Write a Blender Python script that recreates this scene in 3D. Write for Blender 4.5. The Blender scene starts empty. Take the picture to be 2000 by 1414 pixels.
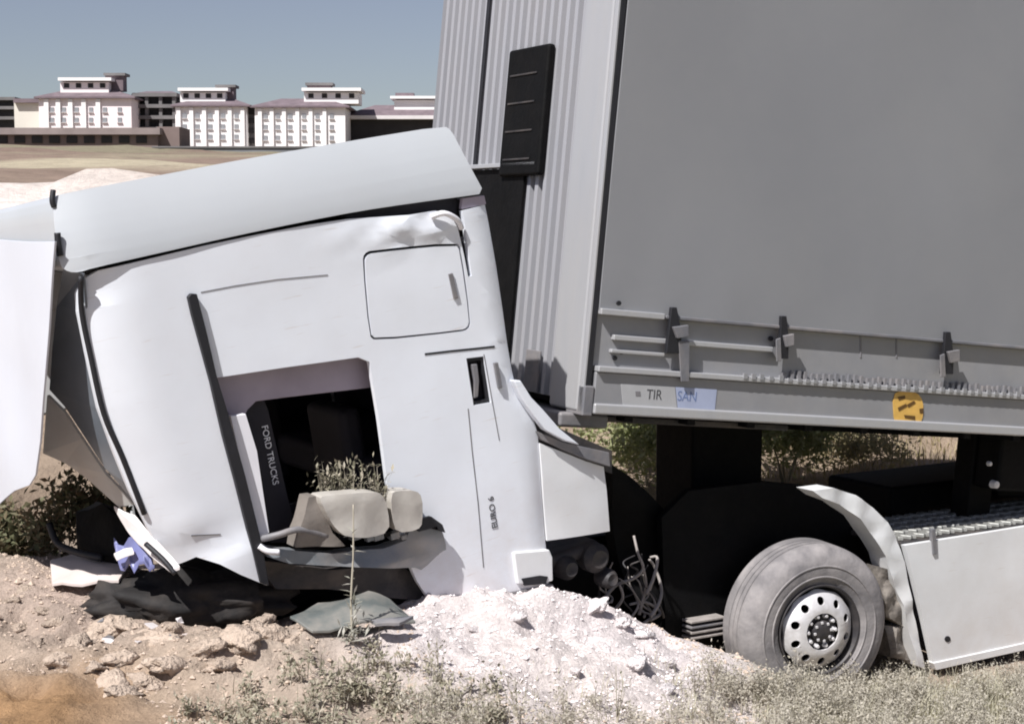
import bpy, bmesh, math, random
import numpy as np
from mathutils import Vector, Matrix, noise as mnoise
from mathutils.geometry import tessellate_polygon

random.seed(7)
rng = np.random.default_rng(11)
R = math.radians
scene = bpy.context.scene
C = scene.collection

# ------------------------------------------------------------------ camera, sky, sun
H = 3.07                 # eye height above the ground at the wheel
F = 3150.0               # focal length in photo pixels (2000 wide)
TILT = R(5.2)
cam_d = bpy.data.cameras.new('camera')
cam_d.sensor_width = 36.0
cam_d.lens = 36.0 * F / 2000.0
cam_d.clip_end = 5000
cam = bpy.data.objects.new('camera', cam_d)
C.objects.link(cam)
cam.location = (0, 0, H)
cam.rotation_euler = (R(90) - TILT, 0, 0)
scene.camera = cam

SUN_EL = R(52)
SUN_H = Vector((-0.58, -0.815, 0)).normalized()       # horizontal direction towards the sun
world = bpy.data.worlds.new('World')
scene.world = world
world.use_nodes = True
wn = world.node_tree
wn.nodes.clear()
wo = wn.nodes.new('ShaderNodeOutputWorld')
bg = wn.nodes.new('ShaderNodeBackground')
sky = wn.nodes.new('ShaderNodeTexSky')
sky.sky_type = 'NISHITA'
sky.sun_disc = False
sky.sun_elevation = SUN_EL
sky.sun_rotation = math.atan2(SUN_H.x, SUN_H.y)
sky.air_density = 0.9
sky.dust_density = 0.6
sky.ozone_density = 1.5
hs = wn.nodes.new('ShaderNodeHueSaturation')
hs.inputs['Saturation'].default_value = 0.74
hs.inputs['Hue'].default_value = 0.522
wn.links.new(sky.outputs[0], hs.inputs['Color'])
wn.links.new(hs.outputs[0], bg.inputs['Color'])
bg.inputs['Strength'].default_value = 0.056
wn.links.new(bg.outputs[0], wo.inputs[0])

sun_d = bpy.data.lights.new('sun', 'SUN')
sun_d.energy = 4.8
sun_d.angle = R(0.55)
sun_d.color = (1.0, 0.985, 0.965)
sun = bpy.data.objects.new('sun', sun_d)
C.objects.link(sun)
sd = Vector((SUN_H.x * math.cos(SUN_EL), SUN_H.y * math.cos(SUN_EL), math.sin(SUN_EL)))
sun.rotation_euler = (-sd).to_track_quat('-Z', 'Y').to_euler()
sun.location = (0, 0, 30)

scene.view_settings.view_transform = 'Standard'
scene.view_settings.look = 'None'
scene.cycles.filter_width = 1.9
scene.view_settings.exposure = 0.45
scene.view_settings.gamma = 1.0
scene.view_settings.use_curve_mapping = False

# ------------------------------------------------------------------ projection helpers
CAM = Vector((0, 0, H))
FW = Vector((0, math.cos(TILT), -math.sin(TILT)))
UP = Vector((0, math.sin(TILT), math.cos(TILT)))


def ray(px, py):
    return Vector((1, 0, 0)) * ((px - 1000) / F) + UP * (-(py - 707) / F) + FW


def at(px, py, Y):
    d = ray(px, py)
    return CAM + d * (Y / d.y)


class Frame:
    """A real oriented body frame: u towards the back (photo right), v up, w out towards the viewer."""
    def __init__(s, origin, yaw, pitch, roll=0.0):
        c, n = math.cos(yaw), math.sin(yaw)
        s.O = Vector(origin)
        s.U = Vector((c * math.cos(pitch), n * math.cos(pitch), math.sin(pitch)))
        s.N = Vector((n, -c, 0))
        s.V = s.N.cross(s.U)
        if roll:
            q = Matrix.Rotation(roll, 3, s.U)
            s.N = q @ s.N
            s.V = q @ s.V

    def matrix(s):
        m = Matrix.Identity(4)
        for i, a in enumerate((s.U, s.V, s.N)):
            for j in range(3):
                m[j][i] = a[j]
        for j in range(3):
            m[j][3] = s.O[j]
        return m

    def uv(s, px, py, w=0.0):
        d = ray(px, py)
        t = ((s.O + s.N * w) - CAM).dot(s.N) / d.dot(s.N)
        p = CAM + d * t - s.O
        return (p.dot(s.U), p.dot(s.V))

    def p(s, px, py, w=0.0):
        a = s.uv(px, py, w)
        return Vector((a[0], a[1], w))

    def world(s, u, v, w):
        return s.O + s.U * u + s.V * v + s.N * w


# ------------------------------------------------------------------ materials
MATS = {}


def mat(name, col, rough=0.5, metal=0.0, var=0.12, vs=6.0, bump=0.0, bs=40.0, dust=None, dust_amt=0.0,
        dust_scale=3.0, coat=0.0, spec=0.5, stretch=None):
    if name in MATS:
        return MATS[name]
    m = bpy.data.materials.new(name)
    m.use_nodes = True
    nt = m.node_tree
    b = nt.nodes['Principled BSDF']
    b.inputs['Roughness'].default_value = rough
    b.inputs['Metallic'].default_value = metal
    b.inputs['Specular IOR Level'].default_value = spec
    if coat:
        b.inputs['Coat Weight'].default_value = coat
        b.inputs['Coat Roughness'].default_value = 0.12
    tc = nt.nodes.new('ShaderNodeTexCoord')
    co = tc.outputs['Object']
    if stretch:
        mp = nt.nodes.new('ShaderNodeMapping')
        mp.inputs['Scale'].default_value = stretch
        nt.links.new(co, mp.inputs[0])
        co = mp.outputs[0]
    n1 = nt.nodes.new('ShaderNodeTexNoise')
    n1.inputs['Scale'].default_value = vs
    n1.inputs['Detail'].default_value = 6
    nt.links.new(co, n1.inputs['Vector'])
    mr = nt.nodes.new('ShaderNodeMapRange')
    mr.inputs[1].default_value = 0.25
    mr.inputs[2].default_value = 0.75
    mr.inputs[3].default_value = 1 - var
    mr.inputs[4].default_value = 1 + var * 0.6
    nt.links.new(n1.outputs[0], mr.inputs[0])
    mul = nt.nodes.new('ShaderNodeMix')
    mul.data_type = 'RGBA'
    mul.blend_type = 'MULTIPLY'
    mul.inputs[0].default_value = 1
    mul.inputs[6].default_value = (*col, 1)
    nt.links.new(mr.outputs[0], mul.inputs[7])
    out = mul.outputs[2]
    if dust is not None:
        n2 = nt.nodes.new('ShaderNodeTexNoise')
        n2.inputs['Scale'].default_value = dust_scale
        n2.inputs['Detail'].default_value = 8
        n2.inputs['Roughness'].default_value = 0.65
        nt.links.new(co, n2.inputs['Vector'])
        m2 = nt.nodes.new('ShaderNodeMapRange')
        m2.inputs[1].default_value = 0.42
        m2.inputs[2].default_value = 0.72
        m2.inputs[3].default_value = 0
        m2.inputs[4].default_value = dust_amt
        nt.links.new(n2.outputs[0], m2.inputs[0])
        mx = nt.nodes.new('ShaderNodeMix')
        mx.data_type = 'RGBA'
        nt.links.new(m2.outputs[0], mx.inputs[0])
        nt.links.new(out, mx.inputs[6])
        mx.inputs[7].default_value = (*dust, 1)
        out = mx.outputs[2]
    nt.links.new(out, b.inputs['Base Color'])
    if bump:
        n3 = nt.nodes.new('ShaderNodeTexNoise')
        n3.inputs['Scale'].default_value = bs
        n3.inputs['Detail'].default_value = 5
        nt.links.new(co, n3.inputs['Vector'])
        bp = nt.nodes.new('ShaderNodeBump')
        bp.inputs['Strength'].default_value = bump
        bp.inputs['Distance'].default_value = 0.035 if name.endswith('_clod') else 0.02
        nt.links.new(n3.outputs[0], bp.inputs['Height'])
        nt.links.new(bp.outputs[0], b.inputs['Normal'])
    MATS[name] = m
    return m


DUST = (0.46, 0.38, 0.32)
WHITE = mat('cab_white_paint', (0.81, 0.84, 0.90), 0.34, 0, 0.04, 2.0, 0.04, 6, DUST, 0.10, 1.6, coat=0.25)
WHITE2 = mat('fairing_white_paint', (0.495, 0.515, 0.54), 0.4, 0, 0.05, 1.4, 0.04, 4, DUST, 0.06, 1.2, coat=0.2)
WHITE3 = mat('skirt_white_paint', (0.76, 0.765, 0.775), 0.42, 0, 0.06, 3.0, 0.03, 8, DUST, 0.18, 2.2)
PANE = mat('crazed_laminated_glass', (0.62, 0.64, 0.70), 0.45, 0, 0.05, 1.3, 0.06, 120, (0.56, 0.56, 0.58), 0.3, 1.1)
GLASSD = mat('dark_tinted_glass', (0.15, 0.17, 0.20), 0.35, 0, 0.35, 2.5, 0, 10, (0.25, 0.24, 0.23), 0.25, 2.0)
RUBBER = mat('black_rubber', (0.012, 0.012, 0.016), 0.6, 0, 0.3, 12, 0.05, 60)
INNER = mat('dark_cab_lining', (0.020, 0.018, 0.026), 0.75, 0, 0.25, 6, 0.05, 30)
HEADER = mat('grey_plum_trim', (0.40, 0.35, 0.42), 0.7, 0, 0.15, 5, 0.1, 30)
TRIMW = mat('pale_trim', (0.84, 0.83, 0.87), 0.5, 0, 0.06, 5)
GREYP = mat('grey_plastic', (0.16, 0.16, 0.175), 0.55, 0, 0.2, 6, 0.1, 30, DUST, 0.3, 4)
LEDGE = mat('bent_blue_grey_sheet', (0.22, 0.24, 0.262), 0.42, 0.15, 0.2, 5, 0.25, 9, DUST, 0.45, 4)
MIRR = mat('dusty_beige_shell', (0.46, 0.43, 0.39), 0.6, 0, 0.12, 8, 0.2, 14, (0.30, 0.26, 0.22), 0.35, 6)
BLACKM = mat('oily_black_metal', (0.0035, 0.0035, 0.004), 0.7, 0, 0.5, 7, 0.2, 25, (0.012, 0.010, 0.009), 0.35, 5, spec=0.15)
DARKM = mat('dark_dusty_metal', (0.035, 0.033, 0.036), 0.6, 0.1, 0.4, 6, 0.2, 20, (0.16, 0.13, 0.11), 0.5, 5)
CURTAIN = mat('grey_tarpaulin', (0.232, 0.235, 0.250), 0.55, 0, 0.06, 0.9, 0.04, 5, (0.262, 0.262, 0.268), 0.5, 0.8)
TRGREY = mat('trailer_grey_paint', (0.27, 0.27, 0.285), 0.45, 0.1, 0.12, 3.0, 0.05, 10, (0.36, 0.34, 0.32), 0.3, 3.5)
TRLITE = mat('trailer_pale_metal', (0.45, 0.45, 0.465), 0.38, 0.25, 0.12, 3, 0.05, 9, (0.34, 0.32, 0.30), 0.4, 3, stretch=(4, 0.6, 4))
RIBM = mat('ribbed_wall_metal', (0.385, 0.385, 0.41), 0.42, 0.15, 0.12, 2.0, 0.03, 8, (0.30, 0.28, 0.27), 0.35, 2, stretch=(3, 0.5, 3))
TYRE = mat('dusty_tyre_rubber', (0.19, 0.178, 0.182), 0.9, 0, 0.2, 5, 0.2, 30, (0.42, 0.385, 0.375), 0.9, 2.6)
RIM = mat('worn_silver_rim', (0.72, 0.70, 0.71), 0.45, 0.2, 0.18, 14, 0.1, 40, (0.36, 0.32, 0.29), 0.5, 9)
HUBM = mat('dark_hub', (0.045, 0.042, 0.046), 0.55, 0.3, 0.3, 14, 0.1, 40, (0.14, 0.12, 0.11), 0.4, 12)
TREAD = mat('tread_plate', (0.38, 0.38, 0.36), 0.45, 0.4, 0.25, 18, 0.2, 30, DUST, 0.4, 6)
MUD = mat('caked_mud_plastic', (0.17, 0.15, 0.135), 0.9, 0, 0.35, 9, 0.4, 25, (0.42, 0.37, 0.32), 0.7, 9)
HOSE = mat('dusty_hose', (0.34, 0.305, 0.285), 0.8, 0, 0.25, 12, 0.2, 30)
INK = mat('black_print', (0.06, 0.06, 0.065), 0.6)
INKW = mat('white_print', (0.92, 0.92, 0.95), 0.6)
INKB = mat('blue_print', (0.15, 0.20, 0.36), 0.6)
STICKW = mat('pale_sticker', (0.40, 0.40, 0.41), 0.5, 0, 0.08, 8)
STICKB = mat('pale_blue_sticker', (0.36, 0.40, 0.54), 0.5, 0, 0.1, 8)
ORANGE = mat('orange_sticker', (0.70, 0.42, 0.10), 0.55, 0, 0.15, 20)
ORDARK = mat('brown_print', (0.12, 0.06, 0.012), 0.6)

# ------------------------------------------------------------------ mesh helpers


def tag(o, label=None, cat=None, group=None, kind=None):
    for k, v in (('label', label), ('category', cat), ('group', group), ('kind', kind)):
        if v:
            o[k] = v
    return o


def link(name, me, m, parent=None, smooth=False):
    o = bpy.data.objects.new(name, me)
    C.objects.link(o)
    if m is not None and len(me.materials) == 0:
        me.materials.append(m)
    if parent is not None:
        o.parent = parent
    if smooth:
        me.shade_smooth()
    return o


def empty(name, frame=None, loc=None):
    o = bpy.data.objects.new(name, None)
    C.objects.link(o)
    o.empty_display_size = 0.2
    if frame is not None:
        o.matrix_world = frame.matrix()
    elif loc is not None:
        o.location = loc
    return o


def from_bm(name, bm, m, parent=None, smooth=False):
    bmesh.ops.recalc_face_normals(bm, faces=bm.faces[:])
    me = bpy.data.meshes.new(name)
    bm.to_mesh(me)
    bm.free()
    return link(name, me, m, parent, smooth)


def mods(o, bevel=0.0, seg=2, ang=38):
    if bevel:
        b = o.modifiers.new('bevel', 'BEVEL')
        b.width = bevel
        b.segments = seg
        b.limit_method = 'ANGLE'
        b.angle_limit = R(ang)
        b.harden_normals = True
    return o


def smooth_poly(pts, it=1):
    """Chaikin corner rounding."""
    for _ in range(it):
        out = []
        n = len(pts)
        for i in range(n):
            a, b = Vector(pts[i]), Vector(pts[(i + 1) % n])
            out.append(tuple(a * 0.75 + b * 0.25))
            out.append(tuple(a * 0.25 + b * 0.75))
        pts = out
    return pts


def panel(name, poly, m, parent, thick=0.03, w=0.0, holes=(), wfn=None, step=0.0, bevel=0.004, smooth=True):
    """A sheet cut to an outline (u,v), curved by wfn and given a real thickness."""
    loops = [[Vector((a[0], a[1], 0)) for a in poly]] + [[Vector((a[0], a[1], 0)) for a in h] for h in holes]
    tris = tessellate_polygon(loops)
    flat = [p for l in loops for p in l]
    bm = bmesh.new()
    vs = [bm.verts.new(p) for p in flat]
    for t in tris:
        try:
            bm.faces.new([vs[i] for i in t])
        except ValueError:
            pass
    if step:
        for ax in (0, 1):
            lo = min(p[ax] for p in flat)
            hi = max(p[ax] for p in flat)
            k = lo + step
            while k < hi:
                co = Vector((0, 0, 0))
                co[ax] = k
                no = Vector((0, 0, 0))
                no[ax] = 1
                bmesh.ops.bisect_plane(bm, geom=bm.verts[:] + bm.edges[:] + bm.faces[:], plane_co=co, plane_no=no, dist=1e-6)
                k += step
    for f in bm.faces:
        f.normal_update()
        if f.normal.z < 0:
            f.normal_flip()
    base = bm.faces[:]
    for v in bm.verts:
        v.co.z = w + (wfn(v.co.x, v.co.y) if wfn else 0.0)
    ret = bmesh.ops.extrude_face_region(bm, geom=base)
    for g in ret['geom']:
        if isinstance(g, bmesh.types.BMVert):
            g.co.z -= thick
    o = from_bm(name, bm, m, parent, smooth)
    o.data.set_sharp_from_angle(angle=R(35))
    return mods(o, bevel)


def box_bm(bm, lo, hi):
    x0, y0, z0 = lo
    x1, y1, z1 = hi
    v = [bm.verts.new(p) for p in ((x0, y0, z0), (x1, y0, z0), (x1, y1, z0), (x0, y1, z0),
                                   (x0, y0, z1), (x1, y0, z1), (x1, y1, z1), (x0, y1, z1))]
    for f in ((0, 3, 2, 1), (4, 5, 6, 7), (0, 1, 5, 4), (1, 2, 6, 5), (2, 3, 7, 6), (3, 0, 4, 7)):
        bm.faces.new([v[i] for i in f])


def box(name, lo, hi, m, parent=None, bevel=0.006):
    bm = bmesh.new()
    box_bm(bm, lo, hi)
    o = from_bm(name, bm, m, parent)
    return mods(o, bevel)


def lathe(name, prof, m, parent=None, seg=64, centre=(0, 0, 0), closed=True):
    """Revolve (r, w) about the local z axis."""
    bm = bmesh.new()
    rings = []
    for r, w in prof:
        rings.append([bm.verts.new((centre[0] + r * math.cos(2 * math.pi * i / seg),
                                    centre[1] + r * math.sin(2 * math.pi * i / seg), centre[2] + w)) for i in range(seg)])
    for a in range(len(prof) - 1):
        for i in range(seg):
            j = (i + 1) % seg
            bm.faces.new((rings[a][i], rings[a][j], rings[a + 1][j], rings[a + 1][i]))
    if closed:
        bm.faces.new(rings[0])
        bm.faces.new(rings[-1][::-1])
    o = from_bm(name, bm, m, parent, True)
    o.data.set_sharp_from_angle(angle=R(35))
    return o


def tube(name, pts, rad, m, parent=None, seg=8, rads=None):
    pts = [Vector(p) for p in pts]
    # Catmull-Rom
    q = []
    n = len(pts)
    for i in range(n - 1):
        p0, p1, p2, p3 = pts[max(i - 1, 0)], pts[i], pts[i + 1], pts[min(i + 2, n - 1)]
        for k in range(5):
            t = k / 5
            q.append((0.5 * ((2 * p1) + (p2 - p0) * t + (2 * p0 - 5 * p1 + 4 * p2 - p3) * t * t + (3 * p1 - p0 - 3 * p2 + p3) * t ** 3), (i + t) / (n - 1)))
    q.append((pts[-1], 1.0))
    bm = bmesh.new()
    rings = []
    for i, (p, t) in enumerate(q):
        d = (q[min(i + 1, len(q) - 1)][0] - q[max(i - 1, 0)][0])
        d = d.normalized() if d.length > 1e-9 else Vector((0, 0, 1))
        a = d.cross(Vector((0.31, 0.2, 0.93))).normalized()
        b = d.cross(a)
        r = rad if rads is None else rads[0] + (rads[1] - rads[0]) * t
        rings.append([bm.verts.new(p + (a * math.cos(2 * math.pi * k / seg) + b * math.sin(2 * math.pi * k / seg)) * r) for k in range(seg)])
    for i in range(len(rings) - 1):
        for k in range(seg):
            bm.faces.new((rings[i][k], rings[i][(k + 1) % seg], rings[i + 1][(k + 1) % seg], rings[i + 1][k]))
    bm.faces.new(rings[0])
    bm.faces.new(rings[-1])
    return from_bm(name, bm, m, parent, True)


def text(name, s, size, m, parent, origin, xdir, ydir, depth=0.002, sx=1.0):
    cu = bpy.data.curves.new(name, 'FONT')
    cu.body = s
    cu.size = size
    cu.extrude = depth
    cu.offset = 0.0
    t = bpy.data.objects.new(name + '_tmp', cu)
    C.objects.link(t)
    dg = bpy.context.evaluated_depsgraph_get()
    me = bpy.data.meshes.new_from_object(t.evaluated_get(dg))
    bpy.data.objects.remove(t)
    x, y = Vector(xdir).normalized(), Vector(ydir).normalized()
    z = x.cross(y)
    for v in me.vertices:
        c = v.co.copy()
        v.co = Vector(origin) + x * c.x * sx + y * c.y + z * c.z
    me.materials.clear()
    me.update()
    me.name = name
    return link(name, me, m, parent)


def nz(x, y, z=0.0):
    return mnoise.noise(Vector((x, y, z)))


def grime(m, v0, v1, colr, amt):
    """Splashed soil and scratches caught low on the bodywork (object y is up)."""
    nt = m.node_tree
    b = nt.nodes['Principled BSDF']
    src = b.inputs['Base Color'].links[0].from_socket
    tc = nt.nodes.new('ShaderNodeTexCoord')
    sp = nt.nodes.new('ShaderNodeSeparateXYZ')
    nt.links.new(tc.outputs['Object'], sp.inputs[0])
    mr = nt.nodes.new('ShaderNodeMapRange')
    for i, q in enumerate((v0, v1, 1.0, 0.0)):
        mr.inputs[i + 1].default_value = q
    nt.links.new(sp.outputs[1], mr.inputs[0])
    n = nt.nodes.new('ShaderNodeTexNoise')
    n.inputs['Scale'].default_value = 5.0
    n.inputs['Detail'].default_value = 9
    n.inputs['Roughness'].default_value = 0.7
    nt.links.new(tc.outputs['Object'], n.inputs['Vector'])
    m1 = nt.nodes.new('ShaderNodeMath')
    m1.operation = 'MULTIPLY'
    nt.links.new(mr.outputs[0], m1.inputs[0])
    m2 = nt.nodes.new('ShaderNodeMapRange')
    for i, q in enumerate((0.35, 0.7, 0.15, 1.0)):
        m2.inputs[i + 1].default_value = q
    nt.links.new(n.outputs[0], m2.inputs[0])
    nt.links.new(m2.outputs[0], m1.inputs[1])
    # scratches
    mp = nt.nodes.new('ShaderNodeMapping')
    mp.inputs['Scale'].default_value = (2.0, 26.0, 2.0)
    mp.inputs['Rotation'].default_value = (0, 0, 0.35)
    nt.links.new(tc.outputs['Object'], mp.inputs[0])
    n2 = nt.nodes.new('ShaderNodeTexNoise')
    n2.inputs['Scale'].default_value = 2.2
    n2.inputs['Detail'].default_value = 4
    nt.links.new(mp.outputs[0], n2.inputs['Vector'])
    m3 = nt.nodes.new('ShaderNodeMapRange')
    for i, q in enumerate((0.66, 0.74, 0.0, 0.35)):
        m3.inputs[i + 1].default_value = q
    nt.links.new(n2.outputs[0], m3.inputs[0])
    m4 = nt.nodes.new('ShaderNodeMath')
    m4.operation = 'MULTIPLY_ADD'
    m4.inputs[1].default_value = amt
    nt.links.new(m1.outputs[0], m4.inputs[0])
    nt.links.new(m3.outputs[0], m4.inputs[2])
    m4.use_clamp = True
    mx = nt.nodes.new('ShaderNodeMix')
    mx.data_type = 'RGBA'
    nt.links.new(m4.outputs[0], mx.inputs[0])
    nt.links.new(src, mx.inputs[6])
    mx.inputs[7].default_value = (*colr, 1)
    nt.links.new(mx.outputs[2], b.inputs['Base Color'])


# ------------------------------------------------------------------ body frames
YAW = R(31)
wheel_c = at(1600, 1230, 10.2)
CH = Frame(wheel_c, YAW, 0.0)                                   # tractor chassis, level
cab_o = CH.O + CH.U * ((0.0 - wheel_c.x) / CH.U.x)              # a point of the same side plane, x = 0
cab_o.z = 0.95
CB = Frame(cab_o, YAW, R(10.0))                                  # cab, nose down
TY = R(27.5)
tr_o = at(1140, 806, 9.42)
TR = Frame(tr_o, TY, -R(5.8))                                    # trailer, nose up


def cp(px, py, w=0.0):
    return CB.uv(px, py, w)


def tp(px, py, w=0.0):
    return TR.uv(px, py, w)


def chp(px, py, w=0.0):
    return CH.uv(px, py, w)


# ------------------------------------------------------------------ terrain
def vnoise(x, y, seed=0):
    xi = np.floor(x).astype(np.int64)
    yi = np.floor(y).astype(np.int64)
    xf = x - xi
    yf = y - yi

    def h(a, b):
        n = (a * 374761393 + b * 668265263 + seed * 974711) & 0x7fffffff
        n = ((n ^ (n >> 13)) * 1274126177) & 0x7fffffff
        return ((n ^ (n >> 16)) & 0xffff) / 65535.0
    u = xf * xf * (3 - 2 * xf)
    v = yf * yf * (3 - 2 * yf)
    return (h(xi, yi) * (1 - u) + h(xi + 1, yi) * u) * (1 - v) + (h(xi, yi + 1) * (1 - u) + h(xi + 1, yi + 1) * u) * v - 0.5


def fbm(x, y, s, octs=5, seed=0, gain=0.5):
    t = np.zeros_like(x, dtype=float)
    a = 1.0
    for k in range(octs):
        t += a * vnoise(x * s + 17.3 * k, y * s - 9.1 * k, seed + k)
        s *= 2.03
        a *= gain
    return t


CTRL = []


def cpt(px, py, Y, dz=0.0):
    p = at(px, py, Y)
    CTRL.append((p.x, p.y, p.z + dz))


for a in ((-250, 1414, 6.9), (0, 1414, 6.8), (250, 1414, 6.8), (500, 1414, 6.9), (750, 1414, 7.0), (1000, 1414, 7.2),
          (1250, 1414, 7.5), (1500, 1414, 8.1), (1750, 1414, 8.5), (2000, 1390, 8.9), (2250, 1390, 9.0),
          (100, 1290, 7.6), (0, 1200, 8.2), (-150, 1150, 8.6), (120, 1180, 8.35), (60, 1100, 8.9), (200, 1140, 8.7), (-100, 1080, 9.1),
          (260, 1262, 7.85), (420, 1255, 7.8), (600, 1235, 8.0), (760, 1225, 8.15), (330, 1330, 7.3), (600, 1330, 7.4),
          (350, 1245, 8.4), (480, 1245, 8.5), (250, 1215, 8.3), (620, 1215, 8.6), (420, 1235, 8.9),
          (860, 1192, 8.45), (960, 1182, 8.6), (1060, 1165, 8.75), (1130, 1150, 9.0), (1190, 1200, 9.05), (1260, 1225, 9.0),
          (1000, 1270, 8.2), (1150, 1280, 8.5), (900, 1300, 7.8), (1100, 1360, 7.8), (1290, 1290, 9.0), (1330, 1340, 8.6),
          (1380, 1310, 9.7), (1500, 1375, 9.6), (1620, 1385, 10.0), (1800, 1350, 10.3), (2000, 1312, 10.9), (2150, 1290, 11.4),
          (1250, 1300, 10.2), (1100, 1290, 10.4)):
    cpt(*a)
for p in ((-4, 3, 1.3), (0, 3, 1.3), (4, 3, 1.3), (0, 0, 1.42), (-10, 0, 1.5), (10, 0, 1.5), (-9, 6, 1.3), (9, 6, 0.7), (0, -20, 1.4),
          (-5, 9, 1.15), (-7, 11, 1.4), (-3.2, 9.8, 0.95), (-2.2, 10.5, 0.7), (-1, 11, 0.45), (0.5, 11.5, 0.2), (2.5, 11.5, 0.0), (-4.5, 12, 1.1),
          (4.5, 11.8, -0.1), (7, 13, -0.25), (10, 14, -0.4), (13, 15.5, -0.45), (16, 17, -0.3), (6, 9, 0.2), (12, 10, 0.1), (20, 15, 0)):
    CTRL.append(p)
TN = Vector((-math.sin(TY), math.cos(TY)))      # away from the viewer, square to the trailer
TD = Vector((math.cos(TY), math.sin(TY)))
for d, z in ((4.2, 0.62), (5.2, 1.05), (6.5, 1.45), (9, 2.1), (13, 2.75)):
    for s in (-14, -9, -5, -2, 0, 2, 4.5, 7, 10, 14):
        q = Vector((tr_o.x, tr_o.y)) + TN * d + TD * s
        CTRL.append((q.x, q.y, z))
CTRL = np.array(CTRL)


def ground_base(x, y):
    x = np.asarray(x, dtype=float)
    y = np.asarray(y, dtype=float)
    sh = x.shape
    xf, yf = x.ravel(), y.ravel()
    num = np.zeros_like(xf)
    den = np.zeros_like(xf)
    for cx, cy, cz in CTRL:
        w = 1.0 / ((xf - cx) ** 2 + (yf - cy) ** 2 + 0.03) ** 1.9
        num += w * cz
        den += w
    near = num / den
    d = (xf - tr_o.x) * TN.x + (yf - tr_o.y) * TN.y
    far = np.interp(d, [-50, 0, 3, 4.2, 6.5, 9, 13, 17, 22, 40, 100, 270, 420, 900, 3000],
                    [0.5, 0.5, 0.2, 0.62, 1.45, 2.1, 2.75, 3.1, 3.35, 4.45, 7.2, 14.6, 15.0, 8, -60])
    k = np.clip((d - 9) / 6.0, 0, 1)
    k = k * k * (3 - 2 * k)
    k = np.maximum(k, np.clip((np.hypot(xf, yf - 9) - 18) / 10, 0, 1))
    z = near * (1 - k) + far * k
    # spoil mound behind on the left
    z += 0.44 * np.exp(-(((xf + 7.6) / 4.6) ** 2 + ((yf - 24) / 3.2) ** 2)) * (1 + 0.9 * fbm(xf, yf, 0.8, 5, 71))
    z += 0.30 * np.exp(-(((xf + 5.0) / 2.2) ** 2 + ((yf - 27) / 3.0) ** 2))
    return z.reshape(sh)


def zone(x, y, cx, cy, rx, ry):
    return np.exp(-(((x - cx) / rx) ** 2 + ((y - cy) / ry) ** 2))


def ground(x, y):
    x = np.asarray(x, dtype=float)
    y = np.asarray(y, dtype=float)
    z = ground_base(x, y)
    near = np.clip(1 - (np.hypot(x, y - 9) - 7) / 12, 0, 1)
    rough = 0.45 + 1.0 * zone(x, y, -1.9, 7.7, 1.3, 0.9) + 0.9 * zone(x, y, 0.3, 8.6, 1.0, 0.8)
    ridg = np.abs(fbm(x, y, 3.2, 4, 5)) * 2.0
    z = z + near * rough * (0.10 * fbm(x, y, 1.3, 5, 1) + 0.075 * (0.35 - ridg))
    z = z + (1 - near) * np.clip(np.hypot(x, y) / 60, 0.1, 1.6) * 0.5 * fbm(x, y, 0.12, 6, 3)
    return z


def gz(x, y):
    return float(ground(np.array([x]), np.array([y]))[0])


def axis(lo, a, b, hi, fine, grow=1.13):
    c = list(np.arange(a, b, fine))
    s = fine
    x = c[-1]
    while x < hi:
        s = min(s * grow, 60)
        x += s
        c.append(x)
    s = fine
    x = c[0]
    left = []
    while x > lo:
        s = min(s * grow, 60)
        x -= s
        left.append(x)
    return np.array(left[::-1] + c)


gx = axis(-900, -3.4, 3.9, 900, 0.026)
gy = axis(-60, 6.5, 10.6, 2600, 0.026)
GX, GY = np.meshgrid(gx, gy)
GZ = ground(GX, GY)
nxg, nyg = len(gx), len(gy)
verts = np.stack([GX.ravel(), GY.ravel(), GZ.ravel()], 1)
ii = np.arange(nxg * nyg).reshape(nyg, nxg)
faces = np.stack([ii[:-1, :-1].ravel(), ii[:-1, 1:].ravel(), ii[1:, 1:].ravel(), ii[1:, :-1].ravel()], 1)
me = bpy.data.meshes.new('ground')
me.vertices.add(len(verts))
me.vertices.foreach_set('co', verts.ravel())
me.loops.add(faces.size)
me.loops.foreach_set('vertex_index', faces.ravel())
me.polygons.add(len(faces))
me.polygons.foreach_set('loop_start', np.arange(len(faces)) * 4)
me.polygons.foreach_set('loop_total', np.full(len(faces), 4))
me.update()
me.validate()
# soil colours (the soils themselves differ: pale marl, brown loam, ochre, dry turf)
X, Y = verts[:, 0], verts[:, 1]
wob = 0.35 * fbm(X, Y, 1.6, 4, 21)
wob2 = 0.35 * fbm(X, Y, 1.6, 4, 33)
xs, ys = X + wob, Y + wob2
col = np.tile(np.array([0.45, 0.36, 0.285]), (len(X), 1))


def blend(c, k):
    global col
    k = np.clip(k, 0, 1)[:, None]
    col = col * (1 - k) + np.array(c) * k


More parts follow.
